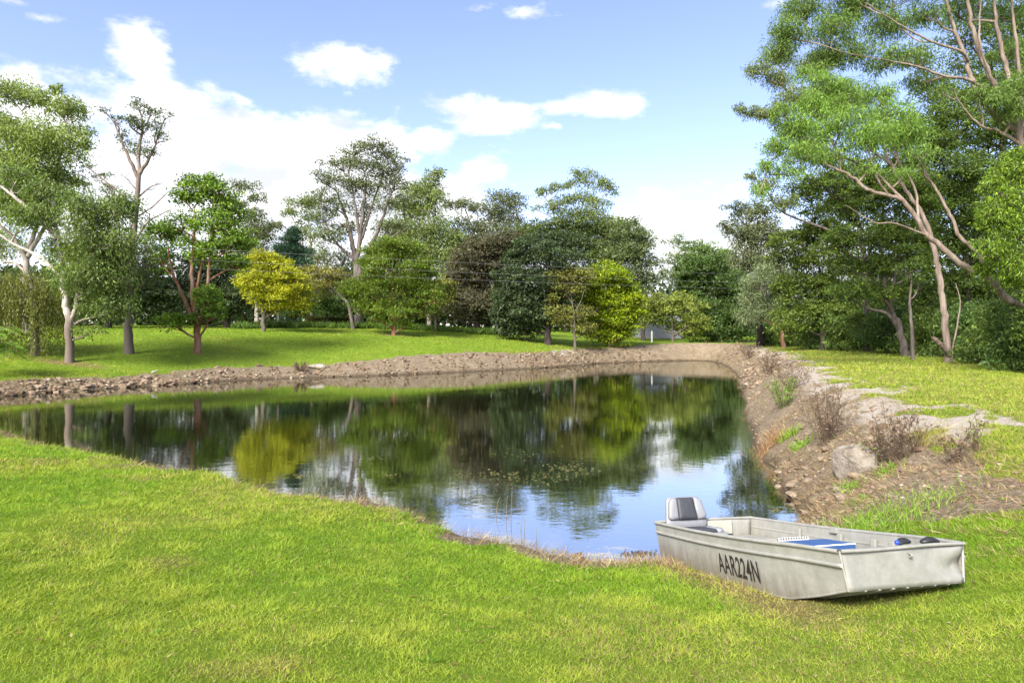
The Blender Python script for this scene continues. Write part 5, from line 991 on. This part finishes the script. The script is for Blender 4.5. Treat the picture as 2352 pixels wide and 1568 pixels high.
weed('dry weed tuft near the far corner of the pond', 1722, 812, 42, 1.2, .7, 26, DRYP, 6, 0, leafy=.12)
weed('dry tussock on the far bank beside the pale slab', 690, 845, 35, .55, .45, 26, DRYP, 6, 0, leafy=.10)
def tuft(label, x, y, n, h, spread, pal, name='grass_tuft', wd=.009, group='tufts on the banks'):
    base = np.array((x, y, gz(x, y))); m = n; Lf = Leaves(); off = rng.normal(size=(m, 2)) * spread; X = x + off[:, 0]; Yy = y + off[:, 1]; z = ground(X, Yy) - .01
    d = norm(np.stack([rng.normal(size=m) * .38, rng.normal(size=m) * .38, np.ones(m)], 1)); L_ = h * rng.uniform(.5, 1.1, m); pos = np.stack([X, Yy, z], 1); col = leaf_cols(m, pal, np.full(m, 1.0)); nr = rnd_unit(m)
    Lf.add(pos, d, nr, L_ * .6, np.full(m, wd), col); Lf.add(pos + d * (L_ * .42)[:, None], norm(d + np.stack([rng.normal(size=m) * .5, rng.normal(size=m) * .5, np.full(m, -.3)], 1)), nr, L_ * .6, np.full(m, wd * .9), col)
    o = obj(name, Lf.mesh(base, name), M_GRASS); o.location = base; return tag(o, label, 'grass tuft', group, 'stuff')
TG = [((.10, .19, .016), 3), ((.14, .235, .024), 2), ((.20, .22, .05), .6)]
tuft('long bright green grass between the punt and the boulder', 3.42, 6.15, 460, .20, .22, TG, wd=.006); tuft('bright grass tongue further right above the punt', 3.95, 6.35, 380, .16, .26, TG, wd=.006)
tuft('small bright tuft below the big boulder', 4.02, 7.75, 90, .16, .07, TG); tuft('green weed tuft left of the tallest dry weed, lower', 4.75, 10.6, 120, .22, .09, TG, wd=.014); tuft('green weed tuft left of the tallest dry weed, upper', 4.95, 11.6, 120, .22, .09, TG, wd=.014)
tuft('bright tuft on bare soil in front of the boulder', 3.85, 7.2, 60, .10, .06, TG); tuft('tiny tuft beside the right foot of the boulder', 4.45, 7.7, 90, .15, .07, TG)
tuft('brown tussock hanging at the waterline of the right bank', 4.75, 11.9, 380, .36, .16, [((.26, .17, .09), 3), ((.20, .12, .06), 2)], 'dry_tussock', .008); tuft('dry bent tussock at the sandstone edge', 5.1, 8.0, 120, .36, .10, [((.20, .19, .05), 3), ((.26, .20, .09), 2)], 'dry_tussock', .009)
def reeds():
    q = P(1172, 1190, 7.8); base = np.array((q[0], 7.8, 0.0)); root = empty('dead_reeds', base, 'few thin dead reed stems standing in the shallows', 'reeds')
    for px, Y, h in ((1163, 7.9, .26), (1173, 7.75, .34), (1140, 8.0, .22), (1196, 7.4, .26), (1203, 7.35, .22), (1232, 7.1, .10)):
        a = P(px, 0, Y); T = Tubes(); T.add(spline([(a[0], Y, -.05), (a[0] + rng.normal() * .01, Y, h * .5), (a[0] + rng.normal() * .03, Y, h)], 6), np.linspace(.0035, .002, 6), 5); obj('stem', T.mesh(base, 'stem', (.30, .24, .14)), M_DRY, root)
reeds()

# ------------------------------------------------------------------ floating leaves on the pond
def floaters():
    Lf = Leaves(); spots = [(1300, 1075, 60, 14, 80), (1250, 1095, 80, 14, 50), (1340, 1085, 40, 10, 34), (1130, 1090, 90, 12, 50), (855, 1052, 22, 3, 26), (680, 1095, 16, 5, 18), (890, 1092, 20, 3, 10), (1180, 1110, 120, 20, 50), (1790, 1170, 26, 5, 30), (1690, 1060, 60, 30, 14), (1200, 1040, 70, 12, 24), (1470, 1272, 36, 6, 150), (1400, 1000, 300, 60, 30)]
    for px, py, sx, sy, n in spots:
        a = rng.normal(size=(n, 2)) * .5; yy_ = py + a[:, 1] * sy; Y = CAM_H * FD / (yy_ - HY); x = (px + a[:, 0] * sx - CX) / FD * Y
        sc = .6 if py > 1200 else 1.0
        pal = [((.10, .10, .035), 3), ((.15, .14, .06), 1.5), ((.06, .08, .02), 1.5)] if sc == 1 else [((.05, .04, .025), 3), ((.10, .08, .05), 1)]
        Lf.add(np.stack([x, Y, rng.uniform(.004, .009, n)], 1), norm(np.stack([rng.normal(size=n), rng.normal(size=n), np.zeros(n)], 1)), np.tile((0, 0, 1.), (n, 1)) + rng.normal(size=(n, 3)) * .04, rng.uniform(.03, .075, n) * sc, rng.uniform(.02, .05, n) * sc, leaf_cols(n, pal, np.ones(n)))
    tag(obj('floating_leaves', Lf.mesh((0, 0, 0), 'floating_leaves'), M_LEAF), 'yellowish leaves and weed floating on the pond', 'pond weed', kind='stuff')
floaters()

# ------------------------------------------------------------------ turf
def grass_field(name, label, bands, lawn=True):
    Lf = Blades()
    for (y0, y1, dens, h, w) in bands:
        xm = lambda y: .86 * y + 1.2
        A = (y1 - y0) * 2 * xm(y1); n = int(A * dens); y = rng.uniform(y0, y1, n); x = rng.uniform(-xm(y1), xm(y1), n)
        k = np.abs(x) < xm(y); x, y = x[k], y[k]
        d, W, G, z = shore_big(x, y); g, sh, wo, ba = cover_masks(x, y, d, W, G)
        bx = (x - BOAT_O[0]) * BF[0] + (y - BOAT_O[1]) * BF[1]; by = (x - BOAT_O[0]) * BT[0] + (y - BOAT_O[1]) * BT[1]
        under = (np.abs(by) < .50) & (bx > -.1) & (bx < 1.98)
        p = g * (1 - .9 * ba) * (1 - .45 * wo)
        keep = (rng.uniform(0, 1, len(x)) < p) & (d > .02) & ~under
        x, y, d, G, wo, bx, by, ba, z = [q[keep] for q in (x, y, d, G, wo, bx, by, ba, z)]; n = len(x); z = z - .006
        patch = fbm(x * .55, y * .55, 4, 71); fine = fbm(x * 5.5, y * 5.5, 3, 72); tall = fbm(x * 1.3, y * 1.3, 3, 73)
        hh = h * rng.uniform(.5, 1.25, n) * (.85 + .35 * sstep((tall - .4) / .3) + .45 * sstep((fine - .5) / .25)) * (1 + .9 * np.exp(-(d / .45) ** 2) * (rng.uniform(0, 1, n) < .45)) * np.where((np.abs(by) < .60) & (bx > 1.75) & (bx < 2.6), .8, np.where((np.abs(by) < .62) & (bx > -.1) & (bx < 1.8), 1.5, 1.0))
        yel = np.clip(.12 + sstep((patch - .40) / .25) * .50 + .8 * wo + (fine - .5) * .9, 0, 1); straw = np.clip(wo * .95 + sstep((patch - .62) / .15) * .3 + (rng.uniform(0, 1, n) < .04), 0, 1)
        dry = (x > 3) & (G < .5); yel = np.where(dry, np.clip(yel + .45, 0, 1), yel); straw = np.where(dry, np.clip(straw + .10 + .25 * sstep((9 - d) / 6), 0, 1), straw)
        c = np.array((.175, .305, .018)) * (1 - yel[:, None]) + np.array((.33, .375, .048)) * yel[:, None]
        rs = (rng.uniform(0, 1, n) < straw * .75)[:, None]; c = np.where(rs, np.array((.36, .28, .125)) * rng.uniform(.6, 1.2, n)[:, None], c)
        c = c * rng.uniform(.82, 1.2, n)[:, None] * (.76 + .48 * fine)[:, None]
        dr = norm(np.stack([rng.normal(size=n) * .85, rng.normal(size=n) * .85, np.full(n, .6)], 1)); nr = norm(rnd_unit(n) * .9 + np.array((0, 0, .8)))
        Lf.add(np.stack([x, y, z], 1), dr, nr, hh, w * rng.uniform(.7, 1.3, n), c)
    o = obj(name, Lf.mesh((0, 0, 0), name), M_GRASS); return tag(o, label, 'grass', kind='stuff')
def shore_big(x, y):
    """shore distance, bank width, lawn weight and height read off the ground sheet"""
    i = np.clip(np.searchsorted(GX, x) - 1, 0, nx - 2); j = np.clip(np.searchsorted(GY, y) - 1, 0, ny - 2)
    u = (x - GX[i]) / (GX[i + 1] - GX[i]); v = (y - GY[j]) / (GY[j + 1] - GY[j]); k = j * nx + i
    return tuple((q[k] * (1 - u) + q[k + 1] * u) * (1 - v) + (q[k + nx] * (1 - u) + q[k + nx + 1] * u) * v for q in (fd, fW, fG, fz))
grass_field('lawn_grass', 'short bright green lawn grass round the near shore', [(2.2, 3.4, 17000, .036, .0046), (3.4, 4.8, 13000, .040, .0054), (4.8, 6.6, 8000, .045, .0072), (6.6, 9, 4000, .055, .010), (9, 13, 1900, .065, .015), (13, 18, 900, .075, .019), (18, 30, 260, .085, .028)])
grass_field('far_lawn_grass', 'mown green grass on the far sloping lawn', [(30, 40, 90, .09, .04), (40, 58, 55, .10, .05)])
def lawn_litter():
    Lf = Leaves(); n = 5200; y = 2.3 + rng.uniform(0, 1, n) ** .8 * 12; x = rng.uniform(-1, 1, n) * (.86 * y + 1); d, W, G, z = shore_big(x, y); k = (d > .15) & ((G > .4) | (d > W * 1.3)); x, y, z = x[k], y[k], z[k]; n = len(x)
    Lf.add(np.stack([x, y, z + rng.uniform(.008, .03, n)], 1), norm(np.stack([rng.normal(size=n), rng.normal(size=n), rng.normal(size=n) * .2], 1)), norm(rnd_unit(n) * .4 + np.array((0, 0, 1.))), rng.uniform(.015, .05, n), rng.uniform(.006, .016, n), leaf_cols(n, [((.24, .155, .06), 3), ((.14, .085, .04), 2), ((.34, .28, .13), 2)], np.full(n, .62)))
    for k in range(90):
        yy_ = 2.4 + rng.uniform(0, 1) ** .8 * 10; xx_ = rng.uniform(-1, 1) * (.86 * yy_ + .6); d, W, G, z = [float(q[0]) for q in shore_big(np.array([xx_]), np.array([yy_]))]
        bx = (xx_ - BOAT_O[0]) * BF[0] + (yy_ - BOAT_O[1]) * BF[1]; by = (xx_ - BOAT_O[0]) * BT[0] + (yy_ - BOAT_O[1]) * BT[1]
        if d < .3 or G < .4 or (abs(by) < .75 and -.2 < bx < 2.6): continue
        m = int(rng.integers(8, 22)); a = rng.uniform(0, 6.28, m); r_ = rng.uniform(0, .05, m); L_ = rng.uniform(.015, .05, m)
        Lf.add(np.stack([xx_ + np.cos(a) * r_, yy_ + np.sin(a) * r_, np.full(m, z + .012)], 1), norm(np.stack([np.cos(a), np.sin(a), rng.uniform(.1, .9, m)], 1)), norm(rnd_unit(m) * .4 + np.array((0, 0, 1.))), L_, L_ * rng.uniform(.14, .34), leaf_cols(m, [((.07, .15, .012), 3), ((.11, .20, .016), 2)], np.full(m, rng.uniform(.7, 1.15))))
    tag(obj('lawn_weeds', Lf.mesh((0, 0, 0), 'lawn_weeds'), M_GRASS), 'flat weeds, clover and dead leaf bits scattered in the near lawn', 'weeds', kind='stuff')
lawn_litter()
def bank_straw():
    Lf = Leaves()
    n = 42000; w = np.array([1.0 / max(6, SH[i, 1]) for i in range(len(SH))]) * np.where(SH[:, 3] < .6, 1, .28); w /= w.sum(); i = rng.choice(len(SH), n, p=w); d = rng.uniform(0.02, 1.15, n) * np.where(SH[i, 3] > .6, .55, SH[i, 2])
    seg = np.linalg.norm(np.roll(SH[:, :2], -1, 0) - SH[:, :2], axis=1)[i]; tdir = _t[i] / np.linalg.norm(_t[i], axis=1)[:, None]
    x = SH[i, 0] + _nrm[i, 0] * d + tdir[:, 0] * seg * rng.uniform(-.5, .5, n); y = SH[i, 1] + _nrm[i, 1] * d + tdir[:, 1] * seg * rng.uniform(-.5, .5, n)
    k = (fbm(x * 1.2, y * 1.2, 3, 91) > .45) | (rng.uniform(0, 1, n) < .25); x, y, i = x[k], y[k], i[k]; n = len(x); z = shore_big(x, y)[3]
    far = np.clip(y / 12, 1, 4); down = np.stack([-_nrm[i, 0], -_nrm[i, 1], np.full(n, -.25)], 1)
    dr = norm(down * rng.uniform(.2, 1.0, n)[:, None] + rnd_unit(n) * .6 + np.array((0, 0, .35)))
    Lf.add(np.stack([x, y, z], 1), dr, norm(rnd_unit(n) + np.array((0, 0, .8))), rng.uniform(.05, .17, n) * far ** .7, .0036 * far ** 1.3 * rng.uniform(.7, 1.3, n), leaf_cols(n, [((.19, .130, .072), 3), ((.125, .08, .045), 3), ((.26, .205, .12), 1.5), ((.11, .15, .03), .8)], rng.uniform(.75, 1.2, n)))
    tag(obj('bank_straw', Lf.mesh((0, 0, 0), 'bank_straw'), M_DRY), 'dry straw and roots hanging down the bare banks', 'dry grass', kind='stuff')
bank_straw()
